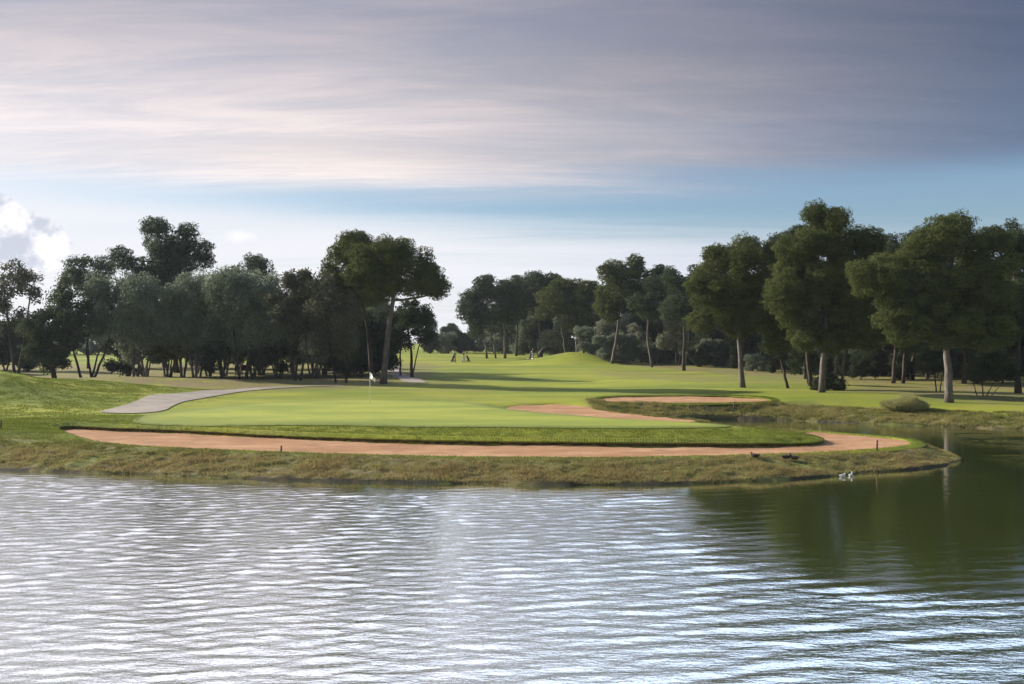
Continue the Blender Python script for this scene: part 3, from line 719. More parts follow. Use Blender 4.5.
tree('pine', 904, 92, [(896, 245, 22, 16), (905, 262, 26, 22), (885, 275, 16, 20), (920, 240, 18, 14), (900, 300, 24, 26), (890, 330, 22, 20), (915, 335, 20, 18)],
     'pine in the gap between the two largest crowns on the right', [([(893, 386), (896, 340), (896, 270)], .24), ([(903, 385), (906, 330), (905, 280)], .2)], bark='darkbark', leafm='pine2')
tree('pine', 949, 66, [(952, 238, 36, 22), (928, 258, 34, 24), (985, 255, 34, 28), (895, 272, 28, 22), (880, 282, 24, 18), (915, 295, 36, 24), (955, 290, 40, 30), (995, 300, 34, 30), (890, 310, 26, 20), (930, 325, 34, 22), (972, 330, 36, 24), (905, 335, 18, 12), (960, 225, 18, 9), (932, 240, 14, 10), (864, 274, 12, 14)],
     'huge spreading pine with the thickest pale trunk, nearest the inlet on the right', [([(949, 407), (948, 370), (945, 330), (950, 270)], .36, .45)], cover=3.2)
tree('pine', 1012, 76, [(1005, 240, 24, 20), (1030, 255, 26, 26), (1015, 280, 28, 28), (1035, 300, 28, 30), (1012, 325, 26, 24), (990, 236, 12, 10)],
     'dark pine cut by the right edge of the picture', [([(1018, 396), (1018, 340), (1014, 270)], .3)], bark='darkbark', leafm='pine2')
tree('pine', 912, 99, [(925, 285, 25, 24), (940, 310, 26, 24), (918, 330, 20, 20)],
     'pine with a thick dark trunk deeper in the right wood behind the tan grass clump', [([(912, 386), (914, 350), (925, 300)], .3)], bark='darkbark', leafm='pine2')
tree('pine', 966, 92, [(965, 270, 30, 26), (980, 300, 30, 26), (955, 330, 24, 20), (990, 335, 24, 20)],
     'dark pine straight behind the huge spreading pine', [([(964, 390), (966, 350), (970, 290)], .26)], bark='darkbark', leafm='pine2')
tree('shrub', 984, 72, [(975, 368, 16, 12), (995, 366, 18, 14), (984, 355, 18, 12), (1008, 372, 12, 9)],
     'dark bush on several thin bare stems near the right edge', [([(978, 400), (974, 385), (968, 368)], .05), ([(983, 400), (982, 370)], .06), ([(986, 400), (992, 385), (998, 368)], .05), ([(990, 400), (1000, 386), (1008, 372)], .04)], leafm='dark')
tree('shrub', 937, 78, [(932, 350, 12, 13), (940, 362, 11, 12), (926, 366, 9, 9)],
     'leafy bush with leaning stems close behind the thickest pale trunk', [([(936, 394), (934, 370), (930, 350)], .07), ([(940, 394), (942, 375)], .07)], leafm='pine2')
tree('shrub', 828, 79, [(820, 386, 11, 8), (833, 384, 13, 9.5), (826, 380, 12, 7), (840, 387, 7, 7)],
     'round clipped dark hedge bush at the foot of the tallest right pine', [([(828, 394), (828, 386)], .06)], leafm='dark', inner=.2, puff=(.3, .5), cover=3.5)
tree('shrub', 808, 90, [(802, 352, 14, 13), (814, 362, 11, 11), (796, 366, 10, 10)],
     'dark bush in the shade between the sharp leaning trunk and clipped bush', [([(808, 385), (806, 360)], .07)], leafm='dark')

# tan ornamental grass clump on the lawn by the inlet
cx_, cy_ = W(905, 407, .85); cz_ = hz(cx_, cy_)
root = empty('grass_clump', (cx_, cy_, cz_), label='rounded tan and green tall grass clump on the lawn left of the thickest trunk', cat='grass clump')
n = 26000; th = rng.random(n) * 6.283; r = np.sqrt(rng.random(n))
bx, by = np.cos(th) * r * 1.25, np.sin(th) * r * .8
lobe = (.72 + .14 * np.sin(bx * 4.4 + 1) + .08 * np.sin(bx * 9)) * (1 - .55 * r ** 4)
hh = 1.25 * lobe * (.45 + .55 * rng.random(n)); ll = .35
ox = np.cos(th) * r
tip = np.stack([bx + ox * .35 * hh + rng.normal(size=n) * .15, by + np.sin(th) * r * .3 * hh + rng.normal(size=n) * .15, hh], 1)
bs = np.stack([bx * .9, by * .9, hh * .25 * rng.random(n)], 1); wv = rng.normal(size=(n, 3)) * .022
V = np.stack([bs + wv, bs - wv, tip], 1).reshape(-1, 3)
link('blades', mesh_np('blades', V, np.arange(3 * n).reshape(-1, 3), False, {'tint': np.repeat(rng.random(n), 3)}), M['straw'], root)

# ---- the woods behind: copied trees
def proto_pine(seed, lm):
    lob = []
    r3 = np.random.default_rng(seed)
    for i in range(8):
        a = r3.random() * 6.28; rr = r3.random() * 2.6
        lob.append((math.cos(a) * rr, math.sin(a) * rr, 7.5 + r3.random() * 4.6 - rr * .4, 1.7 + r3.random(), 1.7 + r3.random(), 1.2 + r3.random() * .8))
    return make_tree('pine_tree', (0, 0, 0), lob, [([(0, 0, -.1), (.3 * (seed % 3 - 1), .2, 5), (0, 0, 10)], .26, .1)], M[lm], M['darkbark'], leaf=.42, puff=(.8, 1.4), cover=3.2)
def proto_low(seed, lm):
    lob = []; r3 = np.random.default_rng(seed)
    for i in range(11):
        a = r3.random() * 6.28; rr = r3.random() * 2.3
        lob.append((math.cos(a) * rr, math.sin(a) * rr, 1.3 + r3.random() * 4.9, 1.5 + r3.random() * .8, 1.5 + r3.random() * .8, 1.3 + r3.random() * .7))
    return make_tree('leafy_tree', (0, 0, 0), lob, [([(0, 0, -.1), (-.5, .1, 2), (-1, 0, 4)], .16, .07), ([(.1, 0, -.1), (.6, .1, 2), (.9, 0, 4.4)], .14, .06)], M[lm], M['darkbark'],
                     leaf=.36, puff=(.6, 1.1), cover=2.8, jitter=1, inner=.3)
def proto_grove(seed, lm):
    lob = []; r3 = np.random.default_rng(seed); st = []
    for i in range(10):
        a = r3.random() * 6.28; rr = r3.random() * 2.4
        lob.append((math.cos(a) * rr, math.sin(a) * rr, 3.1 + r3.random() * 3.4, 1.3 + r3.random() * .8, 1.3 + r3.random() * .8, 1.0 + r3.random() * .8))
    for i in range(4):
        a = i * 1.6 + r3.random(); q = (math.cos(a), math.sin(a))
        st.append(([(q[0] * .15, q[1] * .15, -.1), (q[0] * .6, q[1] * .5, 1.8), (q[0] * 1.3, q[1] * 1.2, 4.2)], .11 + .03 * r3.random(), .04))
    return make_tree('olive_tree', (0, 0, 0), lob, st, M[lm], M['bark'], leaf=.3, puff=(.55, 1.05), cover=2.3, jitter=1, inner=.3, droop=.5)
protos = dict(g=[proto_grove(21, 'olive'), proto_grove(22, 'brown'), proto_grove(23, 'olive')], p=[proto_pine(1, 'pine'), proto_pine(2, 'pine2'), proto_pine(5, 'pine')], l=[proto_low(11, 'dark'), proto_low(12, 'dark'), proto_low(13, 'olive')])
used = set()
def put(kind, i, px, D, s, label, group, cat=None):
    p = protos[kind][i]
    o = p if p.name not in used else copy_tree(p)
    used.add(p.name)
    o.location = place(px, D); o.rotation_euler = (0, 0, random.random() * 6.28); o.scale = (s * random.uniform(.9, 1.1), s * random.uniform(.9, 1.1), s)
    o['label'] = label; o['group'] = group; o['category'] = dict(p='pine tree', l='tree', g='olive tree')[kind]
rr = random.Random(4)
# far wood line closing the view (beyond the end of the fairway)
for i in range(58):
    px = -120 + i * 22 + rr.uniform(-8, 8)
    if 425 < px < 490: D, s = rr.uniform(250, 300), rr.uniform(.75, .95)
    else: D, s = rr.uniform(215, 300), rr.uniform(.8, 1.1)
    if px < 150: s *= .62
    k = 'p' if rr.random() < .35 else 'l'
    if k == 'l': s *= 1.25
    put(k, rr.randrange(3), px, D, s, 'far off hazy %s in the tree line beyond the end of the fairway' % ('pine' if k == 'p' else 'leafy tree'),
        'far %s closing off the view' % ('pines' if k == 'p' else 'leafy trees'))
for i in range(7):
    put('l', i % 3, 428 + i * 10 + rr.uniform(-3, 3), rr.uniform(205, 235), rr.uniform(.55, .75), 'low leafy bushy tree at the far end of the fairway between the two woods', 'low trees at the end of the fairway')
for i in range(13):
    put('l', i % 3, -20 + i * 14 + rr.uniform(-4, 4), rr.uniform(185, 215), rr.uniform(.62, .8), 'low bushy tree closing the bright lawn behind the left edge trees', 'low trees behind the lawn at the left')
# wood behind the far right pines and the big right pines
for i in range(78):
    px = 500 + i * 7.4 + rr.uniform(-7, 7)
    D = np.interp(px, [500, 680, 800, 1080], [185, 150, 118, 106]) + rr.uniform(0, 26)
    k = 'l' if i % 5 else 'p'
    s = rr.uniform(.85, 1.08) * (.98 if k == 'l' else .84)
    if px < 740: k = 'p' if i % 2 else 'l'; s = rr.uniform(1.0, 1.16)
    put(k, rr.randrange(3) if k == 'p' else rr.choice([0, 1, 0, 1, 2]), px, D, s, 'shaded %s deep in the right hand wood' % ('pine' if k == 'p' else 'dark leafy tree'), 'shaded %s deep in the right wood' % ('pines' if k == 'p' else 'leafy trees'))
for i in range(14):
    px = 690 + i * 27 + rr.uniform(-8, 8)
    put('p', i % 3, px, np.interp(px, [690, 770, 800], [136, 122, 100]) + rr.uniform(0, 14), rr.uniform(.92, 1.06), 'pine in the shade behind the front row of big right hand pines', 'pines behind the big right hand pines')
for px, D in ((346, 108), (361, 112), (376, 110), (384, 118)):
    put('l', 0, px, D, .95, 'dark leafy tree filling the space behind the two umbrella pines', 'dark trees behind the umbrella pines')
for i in range(16):
    put('l', 2, 585 + i * 9.5 + rr.uniform(-4, 4), rr.uniform(140, 160), rr.uniform(.38, .6), 'greyish bush filling the wood edge between the mound and the big right pines', 'greyish bushes along the far wood edge')
for i in range(34):
    px = 690 + i * 10.6 + rr.uniform(-6, 6)
    put('l', rr.choice([0, 1, 2]), px, np.interp(px, [690, 780, 860, 1060], [135, 112, 96, 88]) + rr.uniform(0, 16), rr.uniform(.26, .48), 'low dark bush growing among the trunks of the right hand wood', 'low bushes among the trunks of the right wood')
# trees inside the left group
for i in range(20):
    px = 128 + i * 11.2 + rr.uniform(-6, 6)
    put('g', i % 3, px, rr.uniform(101, 118), rr.uniform(.95, 1.12), 'slim stemmed olive in the shade behind the front row of olives', 'slim stemmed olives behind the front row')
    if i % 3 == 0: put('l', i % 2, px, rr.uniform(124, 135), rr.uniform(.7, .9), 'dim leafy tree deep behind the olives of the left grove', 'dim leafy trees deep in the left grove')
for i in range(5):
    put('l', i % 2, -60 + i * 22, rr.uniform(116, 130), rr.uniform(.7, .9), 'dark leafy tree behind the forked airy tree at the left edge', 'dark trees behind the forked airy tree')

# ------------------------------------------------------------------ flag, stakes
fx, fy = W(370, 404, 1.08); fz = hz(fx, fy)
root = empty('golf_flag', (fx, fy, fz), -.75, label='white flag drooping on a thin pole standing in the putting green', cat='golf flag')
mb = MB(); mb.tube([(0, 0, -.05), (0, 0, 1.0), (.0, 0, 2.02)], [.016, .014, .012], 8); mb.build('pole', M['white'], root)
mb = MB(); mb.tube([(0, 0, .018), (0, 0, .022)], [.054, .054], 14); mb.build('cup', M['blackcloth'], root)
U, Vv = np.meshgrid(np.linspace(0, 1, 14), np.linspace(0, 1, 10))
flx = .015 + U * .44 + .03 * np.sin(Vv * 6); fly = .05 * np.sin(U * 7 + Vv * 2) * (.3 + U); flz = 1.99 - Vv * .36 * (1 - .25 * U) - U ** 1.2 * .36
idx = np.arange(U.size).reshape(U.shape); q = np.stack([idx[:-1, :-1], idx[:-1, 1:], idx[1:, 1:], idx[1:, :-1]], -1).reshape(-1, 4)
fl = link('flag', mesh_np('flag', np.stack([flx, fly, flz], -1).reshape(-1, 3), q), M['flag'], root)
sol = fl.modifiers.new('thick', 'SOLIDIFY'); sol.thickness = .006

def stake(px, py, z, h, label):
    x, y = W(px, py, z); g = hz(x, y)
    root = empty('marker_stake', (x, y, g), label=label, cat='stake', group='short dark marker stakes round the lake')
    mb = MB(); mb.tube([(0, 0, -.1), (.0, 0, h * .5), (.01, 0, h - .04)], [.038, .037, .036], 7, .08); mb.build('post', M['wood'], root)
    mb = MB(); mb.tube([(.01, 0, h - .04), (.01, 0, h + .0)], [.04, .03], 7); mb.build('cap', M['redwood'], root)
stake(281, 451, .55, .42, 'short dark stake at the front edge of the long bunker, left of centre')
stake(877, 450.5, .52, .46, 'dark stake at the right end of the long bunker near the point')
stake(1, 428, .95, .42, 'short dark stake on the bank at the extreme left edge')
stake(734, 403.5, .95, .45, 'thin stake on the far bank in front of the isolated pine trunk')

# red brown information boards among the left trees
for px, D, lab in ((237, 103, 'left of two small red brown boards among the olive trunks'), (244, 104, 'right of two small red brown boards among the olive trunks')):
    b = place(px, D); root = empty('sign_board', b, .1, label=lab, cat='board', group='small red brown boards in the left wood')
    mb = MB(); mb.box((0, 0, 1.1), (.48, .05, .62)); mb.build('board', M['redwood'], root, sm=False)
    mb = MB(); mb.tube([(-.17, .04, -.05), (-.17, .04, 1.35)], .035, 6); mb.tube([(.17, .04, -.05), (.17, .04, 1.35)], .035, 6); mb.build('post', M['wood'], root)

# ------------------------------------------------------------------ people: skinned bodies
def skin(name, verts, edges, radii, m_, parent, sub=2, rootv=0):
    me = bpy.data.meshes.new(name); me.from_pydata(verts, edges, [])
    o = bpy.data.objects.new(name, me); C.objects.link(o)
    sk = o.modifiers.new('skin', 'SKIN'); sk.use_smooth_shade = True
    for i, r in enumerate(radii):
        rr_ = (r, r) if not isinstance(r, tuple) else r
        me.skin_vertices[0].data[i].radius = rr_
        me.skin_vertices[0].data[i].use_root = (i == rootv)
    sb = o.modifiers.new('sub', 'SUBSURF'); sb.levels = sub; sb.render_levels = sub
    dg = bpy.context.evaluated_depsgraph_get(); dg.update()
    nm = bpy.data.meshes.new_from_object(o.evaluated_get(dg)); nm.name = name
    o.modifiers.clear(); o.data = nm; bpy.data.meshes.remove(me)
    nm.materials.clear(); nm.materials.append(m_); nm.shade_smooth()
    if parent: o.parent = parent
    return o
def person(loc, rz, shirt, legs_m, label, reach, stride=.22):
    root = empty('person', loc, rz, label=label, cat='person', group='golfers out on the fairway')
    # faces +y locally; reach = right-hand target (local)
    V = [(0, 0, .95), (0, .0, 1.12), (0, .01, 1.32), (0, .02, 1.46), (0, .03, 1.54), (0, .05, 1.63), (0, .05, 1.72)]
    E = [(0, 1), (1, 2), (2, 3), (3, 4), (4, 5), (5, 6)]
    Rr = [(.15, .11), (.14, .10), (.17, .115), (.10, .08), (.055, .055), (.085, .10), (.075, .09)]
    def chain(st, pts, rad):
        p = st
        for q, r_ in zip(pts, rad):
            V.append(q); E.append((p, len(V) - 1)); Rr.append(r_); p = len(V) - 1
        return p
    hands = []
    for s, tgt in ((1, reach), (-1, (-.27, .10, .80))):
        el = ((s * .26 + tgt[0]) / 2 + s * .05, (tgt[1]) / 2 - .08, (1.38 + tgt[2]) / 2 - .03)
        h_ = chain(3, [(s * .18, .02, 1.42), el, tgt], [.058, .042, .026])
        d = Vector(tgt) - Vector(el); d.normalize(); hp = Vector(tgt) + d * .08
        pm = chain(h_, [tuple(hp)], [(.038, .02)]); side = d.cross(Vector((0, 0, 1))); side = side.normalized() if side.length > .01 else Vector((1, 0, 0))
        for f in range(4):
            b = hp + side * (f - 1.5) * .021 + d * .02; c = b + d * (.035 + (.006 if f in (1, 2) else 0)); e = c + d * .015 + Vector((0, 0, -.03))
            chain(pm, [tuple(b), tuple(c), tuple(e)], [.010, .009, .008])
        chain(h_, [tuple(Vector(tgt) + side * .035 + d * .03), tuple(Vector(tgt) + side * .052 + d * .065)], [.012, .010])
    for s, st in ((1, stride), (-1, -stride)):
        chain(0, [(s * .095, 0, .88), (s * .10, st * .55 + .03, .50), (s * .10, st, .09), (s * .11, st + .15, .04)], [.095, .06, .042, (.04, .03)])
    skin('body', V, E, Rr, M['skin'], root)
    # shirt with sleeves
    V = [(0, 0, 1.0), (0, 0, 1.14), (0, .01, 1.32), (0, .02, 1.44), (0, .02, 1.485)]; E = [(0, 1), (1, 2), (2, 3), (3, 4)]; Rr = [(.165, .13), (.16, .12), (.19, .135), (.135, .10), .07]
    for s, tgt in ((1, reach), (-1, (-.27, .10, .80))):
        el = ((s * .26 + tgt[0]) / 2 + s * .05, (tgt[1]) / 2 - .08, (1.38 + tgt[2]) / 2 - .03)
        chain(3, [(s * .18, .02, 1.42), tuple((Vector(el) * .9 + Vector((s * .18, .02, 1.42)) * .1))], [.078, .062])
    skin('shirt', V, E, Rr, shirt, root)
    V = [(0, 0, 1.02), (0, 0, .93)]; E = [(0, 1)]; Rr = [(.165, .13), (.17, .135)]
    for s, st in ((1, stride), (-1, -stride)):
        chain(1, [(s * .10, 0, .84), (s * .10, st * .55 + .03, .50), (s * .10, st - .005, .12)], [.115, .082, .065])
    skin('trousers', V, E, Rr, legs_m, root)
    mb = MB()
    for s, st in ((1, stride), (-1, -stride)): mb = MB(); mb.ball((s * .108, st + .07, .05), (.055, .15, .055)); mb.build('shoe', M['blackcloth'], root)
    mb = MB(); mb.ball((0, .035, 1.735), (.095, .115, .075)); mb.box((0, .15, 1.72), (.13, .11, .015)); mb.build('cap', M['blackcloth'], root)
    mb = MB(); mb.ball((0, .005, 1.68), (.092, .095, .08)); mb.build('hair', M['hair'], root)
    mb = MB(); mb.ball((0, .148, 1.655), (.013, .02, .02), 6, 5); mb.build('nose', M['skin'], root)
    mb = MB()
    for s in (-1, 1): mb = MB(); mb.ball((s * .03, .137, 1.685), (.010, .008, .007), 6, 5); mb.build('eye', M['hair'], root)
    mb = MB()
    for s in (-1, 1): mb = MB(); mb.ball((s * .09, .05, 1.665), (.012, .02, .03), 6, 5); mb.build('ear', M['skin'], root)
    mb = MB(); mb.ball((0, .143, 1.615), (.024, .006, .007), 8, 5); mb.build('mouth', M['redwood'], root)
    return root
def wheel(parent, c, r, w):
    ty = MB(); th = np.linspace(0, 2 * math.pi, 19)
    ty.tube([(c[0], c[1] + math.cos(t) * r, c[2] + math.sin(t) * r) for t in th], w, 6, 0, False); o = ty.build('wheel', M['rubber'], parent)
    rm = MB(); rm.tube([(c[0] - .03, c[1], c[2]), (c[0] + .03, c[1], c[2])], .04, 8)
    for t in th[:-1:3]: rm.tube([c, (c[0], c[1] + math.cos(t) * r, c[2] + math.sin(t) * r)], .008, 4)
    rm.build('spokes', M['metal'], o)
def trolley(loc, rz, bag_m, label):
    root = empty('golf_trolley', loc, rz, label=label, cat='golf trolley', group='golf bags on trolleys')
    mb = MB(); mb.tube([(0, .12, .12), (0, -.1, .6), (0, -.42, 1.02)], .018, 6); mb.tube([(-.14, -.42, 1.02), (.14, -.42, 1.02)], .018, 6)
    mb.tube([(0, .1, .18), (-.30, .05, .16)], .014, 6); mb.tube([(0, .1, .18), (.30, .05, .16)], .014, 6); mb.build('frame', M['metal'], root)
    wheel(root, (-.31, .05, .16), .14, .025); wheel(root, (.31, .05, .16), .14, .025); wheel(root, (0, .42, .11), .09, .02)
    mb = MB(); mb.tube([(0, .1, .18), (0, .42, .11)], .014, 6); mb.build('strut', M['metal'], root)
    mb = MB(); mb.tube([(0, .22, .16), (0, .20, .22), (0, .02, .62), (0, -.12, .98), (0, -.13, 1.0)], [.11, .13, .12, .135, .12], 12); bg = mb.build('golf_bag', bag_m, root)
    mb = MB(); mb.tube([(0, .26, .40), (0, .13, .68)], [.08, .07], 8); mb.build('pocket', bag_m, bg)
    for i in range(6):
        mb = MB(); a = (i - 2.5) * .03; e = (a * 1.5, -.25 - .02 * (i % 3), 1.22 + .05 * (i % 2))
        mb.tube([(a, -.10, .9), e], .010, 5); mb.ball(e, (.03, .045, .025), 6, 5); mb.build('club', M['metal'], bg)
# golfers at ~158 m: feet near y=362
def at(px, D): x = (px - 512) / F * D; return (x, D, hz(x, D))
person(at(454.3, 156), 2.6, M['green_shirt'], M['blackcloth'], 'golfer in a green shirt and dark trousers, pushing a trolley', (.2, .38, 1.02))
q = at(452.9, 155.6); trolley(q, 2.6, M['redbag'], 'small golf trolley beside the golfer in the green shirt')
person(at(463.5, 157), -1.75, M['blue_shirt'], M['trouser'], 'golfer in a navy shirt and light grey trousers walking to the right', (.22, .40, 1.0))
trolley(at(467.6, 157), -1.75, M['blackcloth'], 'golf trolley with a black bag right of the golfer in navy')
person(at(533.2, 153), .8, M['blackcloth'], M['trouser'], 'golfer in black bending over a bag alone near the mound', (.2, .3, .95), .12)
trolley(at(530.6, 152.5), .5, M['blackcloth'], 'golf trolley with a bag beside the lone golfer in black')

# dark arched garden tunnel at the foot of the far pines
b = place(548, 149); root = empty('arched_shelter', b, .0, label='dark low arched shelter left of the fairway mound, light through its middle', cat='shelter')
mb = MB(); k = 164 / F
for yo in (-.6, 0, .6):
    mb.tube([(math.cos(t) * .98, yo, math.sin(t) * .98) for t in np.linspace(0, math.pi, 15)], .14, 6)
mb.build('frame', M['blackcloth'], root)
V = []; Fc = []
for i, t in enumerate(np.linspace(0, math.pi, 21)):
    for yo in (-.75, .75):
        V.append((math.cos(t) * 1.02, yo, math.sin(t) * 1.02)); 
for i in range(20): Fc.append((2 * i, 2 * i + 1, 2 * i + 3, 2 * i + 2))
o = link('cover', mesh_np('cover', np.array(V), np.array(Fc)), M['blackcloth'], root); s_ = o.modifiers.new('t', 'SOLIDIFY'); s_.thickness = .42; s_.offset = 1

# ------------------------------------------------------------------ birds
def bird(loc, rz, m_, headm, label, sitting=True, group=None, s=1.0, tuck=0.0):
    root = empty('duck', loc, rz, label=label, cat='duck', group=group); root.scale = (s, s, s)
    z0 = .11 if sitting else .05
    V = [(0, 0, z0 + .02), (.10, 0, z0 + .03), (.17 - tuck * .3, 0, z0 + .07), (.20 - tuck, 0, z0 + .15 - tuck * .4), (.215 - tuck, 0, z0 + .21 - tuck), (.25 - tuck, 0, z0 + .215 - tuck), (-.12, 0, z0 + .02), (-.18, 0, z0 + .05), (-.23, 0, z0 + .08)]
    E = [(0, 1), (1, 2), (2, 3), (3, 4), (4, 5), (0, 6), (6, 7), (7, 8)]
    skin('body', V, E, [(.105, .095), (.09, .085), .055, .034, .042, .032, (.095, .085), (.05, .045), (.02, .012)], m_, root)
    skin('head', [(.20 - tuck, 0, z0 + .17 - tuck), (.22 - tuck, 0, z0 + .215 - tuck), (.25 - tuck, 0, z0 + .22 - tuck)], [(0, 1), (1, 2)], [.037, .046, .035], headm, root)
    mb = MB(); mb.tube([(.275 - tuck, 0, z0 + .212 - tuck), (.305 - tuck, 0, z0 + .206 - tuck), (.335 - tuck, 0, z0 + .20 - tuck)], [.018, .016, .008], 8); mb.build('bill', M['bill'], root)
    for sg in (-1, 1):
        skin('wing', [(.07, sg * .085, z0 + .05), (-.06, sg * .095, z0 + .055), (-.20, sg * .05, z0 + .07)], [(0, 1), (1, 2)], [(.045, .022), (.055, .02), (.018, .01)], m_ if m_ is not M['duckg'] else M['duckg'], root)
        mb = MB(); mb.ball((.235 - tuck, sg * .038, z0 + .225 - tuck), .007, 6, 4); mb.build('eye', M['rubber'], root)
    return root
def bank(px, py, z): x, y = W(px, py, z); return (x, y, hz(x, y) + .01)
bird(bank(755, 456.5, .57), 2.9, M['duck'], M['duck'], 'single dark duck resting on the grass edge of the bunker, left of the pair', s=.85, tuck=.06)
bird(bank(786.5, 456, .57), .3, M['duck'], M['duck'], 'left duck of the dark pair resting on the bunker edge', s=.95, tuck=.06)
bird(bank(794.5, 456.2, .57), 3.0, M['duck'], M['duck'], 'right duck of the dark pair resting on the bunker edge', s=.85, tuck=.06)
x, y = W(842.6, 477.0, 0); bird((x, y, .0), .35, M['duckg'], M['duckw'], 'pale grey duck on the water at the bank, left of the white headed one', False, s=.66, tuck=.09)
x, y = W(850.8, 476.4, 0); bird((x, y, .0), .9, M['duckg'], M['duckw'], 'white headed bird on the water at the bank, right of the grey one', False, s=.58)

# ------------------------------------------------------------------ the air
hb = MB(); hb.box((0, 200, 14), (1260, 780, 34)); hm, nt, _, L = mat('thin_haze')
pv = N(nt, 'ShaderNodeVolumePrincipled', i_Density=.00013, i_Anisotropy=.2); pv.inputs['Color'].default_value = (.80, .88, 1, 1)
o_ = N(nt, 'ShaderNodeOutputMaterial'); L.new(pv.outputs[0], o_.inputs['Volume'])
tag(hb.build('haze', hm, sm=False), kind='stuff', label='thin bluish haze in the air over the whole golf course', cat='haze')
# ------------------------------------------------------------------ sky, sun, camera
EL, AZ = math.radians(22.5), math.radians(-64)          # sun: ahead and far to the left
SD = Vector((math.sin(AZ) * math.cos(EL), math.cos(AZ) * math.cos(EL), math.sin(EL)))
wd = bpy.data.worlds.new('World'); bpy.context.scene.world = wd; wd.use_nodes = True
nt = wd.node_tree; nt.nodes.clear(); L = nt.links
sky = N(nt, 'ShaderNodeTexSky'); sky.sky_type = 'NISHITA'; sky.sun_disc = False; sky.sun_elevation = EL; sky.sun_rotation = AZ
sky.air_density = 1.2; sky.dust_density = .8; sky.ozone_density = 2.0
tc = N(nt, 'ShaderNodeTexCoord'); sx = N(nt, 'ShaderNodeSeparateXYZ'); L.new(tc.outputs['Generated'], sx.inputs[0])
dx, dy, dz = sx.outputs
dzc = math_(nt, 'MAXIMUM', dz, 0.0)
den = math_(nt, 'ADD', dzc, .12)
u = math_(nt, 'DIVIDE', dx, den); v = math_(nt, 'DIVIDE', dy, den)
cv = N(nt, 'ShaderNodeCombineXYZ'); L.new(u, cv.inputs[0]); L.new(v, cv.inputs[1])
def wnoise(scale, detail, sc3, rot=0, rough=.55, dist=0, off=(0, 0, 0)):
    mp = N(nt, 'ShaderNodeMapping'); mp.inputs['Scale'].default_value = sc3; mp.inputs['Rotation'].default_value = (0, 0, rot); mp.inputs['Location'].default_value = off
    L.new(cv.outputs[0], mp.inputs[0]); n = N(nt, 'ShaderNodeTexNoise', i_Scale=scale, i_Detail=detail, i_Roughness=rough, i_Distortion=dist); L.new(mp.outputs[0], n.inputs['Vector']); return n.outputs['Fac']
n_big = wnoise(.55, 5, (.35, 1.0, 1), .12, .55, .4); n_st = wnoise(1.6, 7, (.22, 1.3, 1), .10, .62, .6, (3, 1, 0)); n_f = wnoise(4.2, 8, (.30, 1.2, 1), .10, .68, .9, (7, 2, 0))
dot = N(nt, 'ShaderNodeVectorMath', operation='DOT_PRODUCT'); L.new(tc.outputs['Generated'], dot.inputs[0]); dot.inputs[1].default_value = SD
sunny = remap(nt, dot.outputs['Value'], .15, .97)
# elevation, tilted so the edge of the cloud sheet drops to the left
el_t = math_(nt, 'ADD', dz, math_(nt, 'MULTIPLY', dx, -.022))
el_t = math_(nt, 'ADD', el_t, math_(nt, 'MULTIPLY', math_(nt, 'SUBTRACT', n_st, .5), .055))
sheet_m = remap(nt, el_t, .132, .176)                                # high cloud sheet
thin = remap(nt, math_(nt, 'ADD', n_big, math_(nt, 'MULTIPLY', n_f, .25)), .42, .78, .68, 1.0)
sheet_m = math_(nt, 'MULTIPLY', sheet_m, thin, clamp=True)
low_m = math_(nt, 'SUBTRACT', 1.0, remap(nt, math_(nt, 'ADD', el_t, math_(nt, 'MULTIPLY', dx, .075)), .090, .138))         # bright veil above the horizon
low_m = math_(nt, 'MULTIPLY', low_m, remap(nt, n_st, .25, .6, .72, 1.0), clamp=True)
bg_blue = mixc(nt, 1.0, sky.outputs[0], (.80, .92, 1.14), 'MULTIPLY')
# cloud colours: brighter and warmer towards the sun
far_c = (1.15, 1.62, 2.6); near_c = (9.6, 8.6, 8.2)
shc = mixc(nt, remap(nt, dot.outputs['Value'], -.02, .80), far_c, near_c)
shc = mixc(nt, remap(nt, math_(nt, 'ADD', math_(nt, 'MULTIPLY', n_st, .55), math_(nt, 'MULTIPLY', n_f, .45)),   .36, .68, .0, .75), shc, mixc(nt, 1.0, shc, (1.55, 1.45, 1.35), 'MULTIPLY'))
shc = mixc(nt, remap(nt, n_big, .35, .7, .5, .0), shc, mixc(nt, 1.0, shc, (.62, .66, .74), 'MULTIPLY'))
thick = remap(nt, dz, .12, .34, 0, .86)
shc = mixc(nt, thick, shc, mixc(nt, 1.0, shc, (.34, .36, .44), 'MULTIPLY'))
lowc = mixc(nt, remap(nt, dot.outputs['Value'], -.15, .55), (4.2, 5.2, 6.8), (8.0, 8.0, 8.5))
over = mixc(nt, remap(nt, dot.outputs['Value'], .2, .9), (14.5, 18, 23), (20, 19, 20.5))  # added brightness in the unseen sky above the view, to whiten the water
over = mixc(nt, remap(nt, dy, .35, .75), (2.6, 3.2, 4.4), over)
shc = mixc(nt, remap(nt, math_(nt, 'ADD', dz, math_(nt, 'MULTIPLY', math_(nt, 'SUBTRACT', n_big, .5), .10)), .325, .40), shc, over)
shc = mixc(nt, remap(nt, dz, .58, .8), shc, (2.2, 2.9, 4.4))
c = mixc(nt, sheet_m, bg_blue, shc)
c = mixc(nt, low_m, c, lowc)
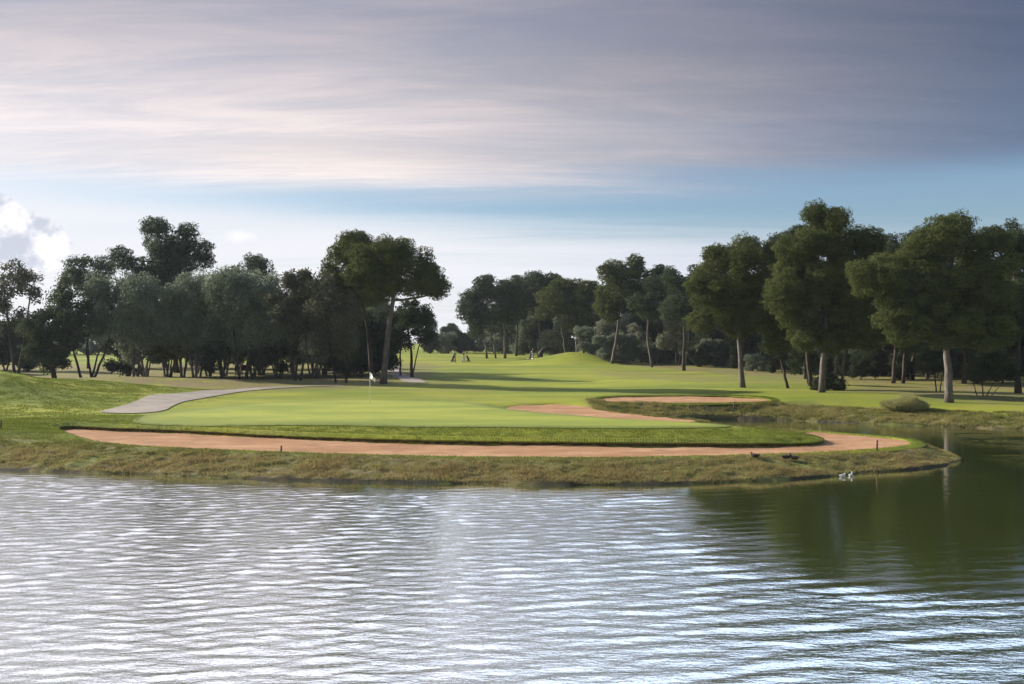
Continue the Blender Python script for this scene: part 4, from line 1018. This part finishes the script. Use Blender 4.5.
# one heaped white cloud low on the left and a small puff
def puffc(px, py, rad, cx_, cy_, sc=14, soft=.8):
    d = Vector(((px - 512) / F, 1, (HOR - py) / F)).normalized()
    mp = N(nt, 'ShaderNodeVectorMath', operation='SUBTRACT'); L.new(tc.outputs['Generated'], mp.inputs[0]); mp.inputs[1].default_value = d
    ms = N(nt, 'ShaderNodeVectorMath', operation='MULTIPLY'); L.new(mp.outputs[0], ms.inputs[0]); ms.inputs[1].default_value = (cx_, cx_, cy_)
    ln = N(nt, 'ShaderNodeVectorMath', operation='LENGTH'); L.new(ms.outputs[0], ln.inputs[0])
    nn = N(nt, 'ShaderNodeTexNoise', i_Scale=sc, i_Detail=6, i_Roughness=.6); L.new(tc.outputs['Generated'], nn.inputs['Vector'])
    v_ = math_(nt, 'ADD', ln.outputs['Value'], math_(nt, 'MULTIPLY', math_(nt, 'SUBTRACT', nn.outputs['Fac'], .5), rad * 1.3))
    return math_(nt, 'SUBTRACT', 1.0, remap(nt, v_, rad * soft, rad)), nn.outputs['Fac']
for a in ((0, 226, .030, 1, 1), (38, 240, .024, .8, 1.1), (20, 252, .03, .6, 1.2)):
    m_, nf = puffc(*a, 26)
    c = mixc(nt, m_, c, mixc(nt, remap(nt, nf, .42, .6), (5.6, 5.9, 6.9), (9.8, 9.6, 9.8)))
m_, nf = puffc(241, 236, .013, .7, 1.7, 60, .2); c = mixc(nt, math_(nt, 'MULTIPLY', m_, .55), c, (9.6, 9.5, 9.8))
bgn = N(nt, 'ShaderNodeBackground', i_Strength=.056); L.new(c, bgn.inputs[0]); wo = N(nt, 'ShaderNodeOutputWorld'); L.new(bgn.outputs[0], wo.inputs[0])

ld = bpy.data.lights.new('sun', 'SUN'); ld.energy = 5.0; ld.angle = math.radians(.6); ld.color = (1, .93, .80)
lo = bpy.data.objects.new('sun', ld); C.objects.link(lo); lo.rotation_euler = SD.to_track_quat('Z', 'Y').to_euler(); lo.location = (-60, 60, 60)

cd = bpy.data.cameras.new('camera'); cam = bpy.data.objects.new('camera', cd); C.objects.link(cam)
cd.lens = 35; cd.sensor_width = 36; cd.clip_end = 3000; cam.location = (0, 0, HC); cam.rotation_euler = (math.pi / 2, 0, 0)
sc = bpy.context.scene; sc.camera = cam
sc.view_settings.view_transform = 'Standard'; sc.view_settings.look = 'None'; sc.view_settings.gamma = 1; sc.view_settings.exposure = 1.02
sc.render.engine = 'CYCLES'
sc.cycles.max_bounces = 6; sc.cycles.diffuse_bounces = 2; sc.cycles.glossy_bounces = 3; sc.cycles.transmission_bounces = 2; sc.cycles.use_denoising = True
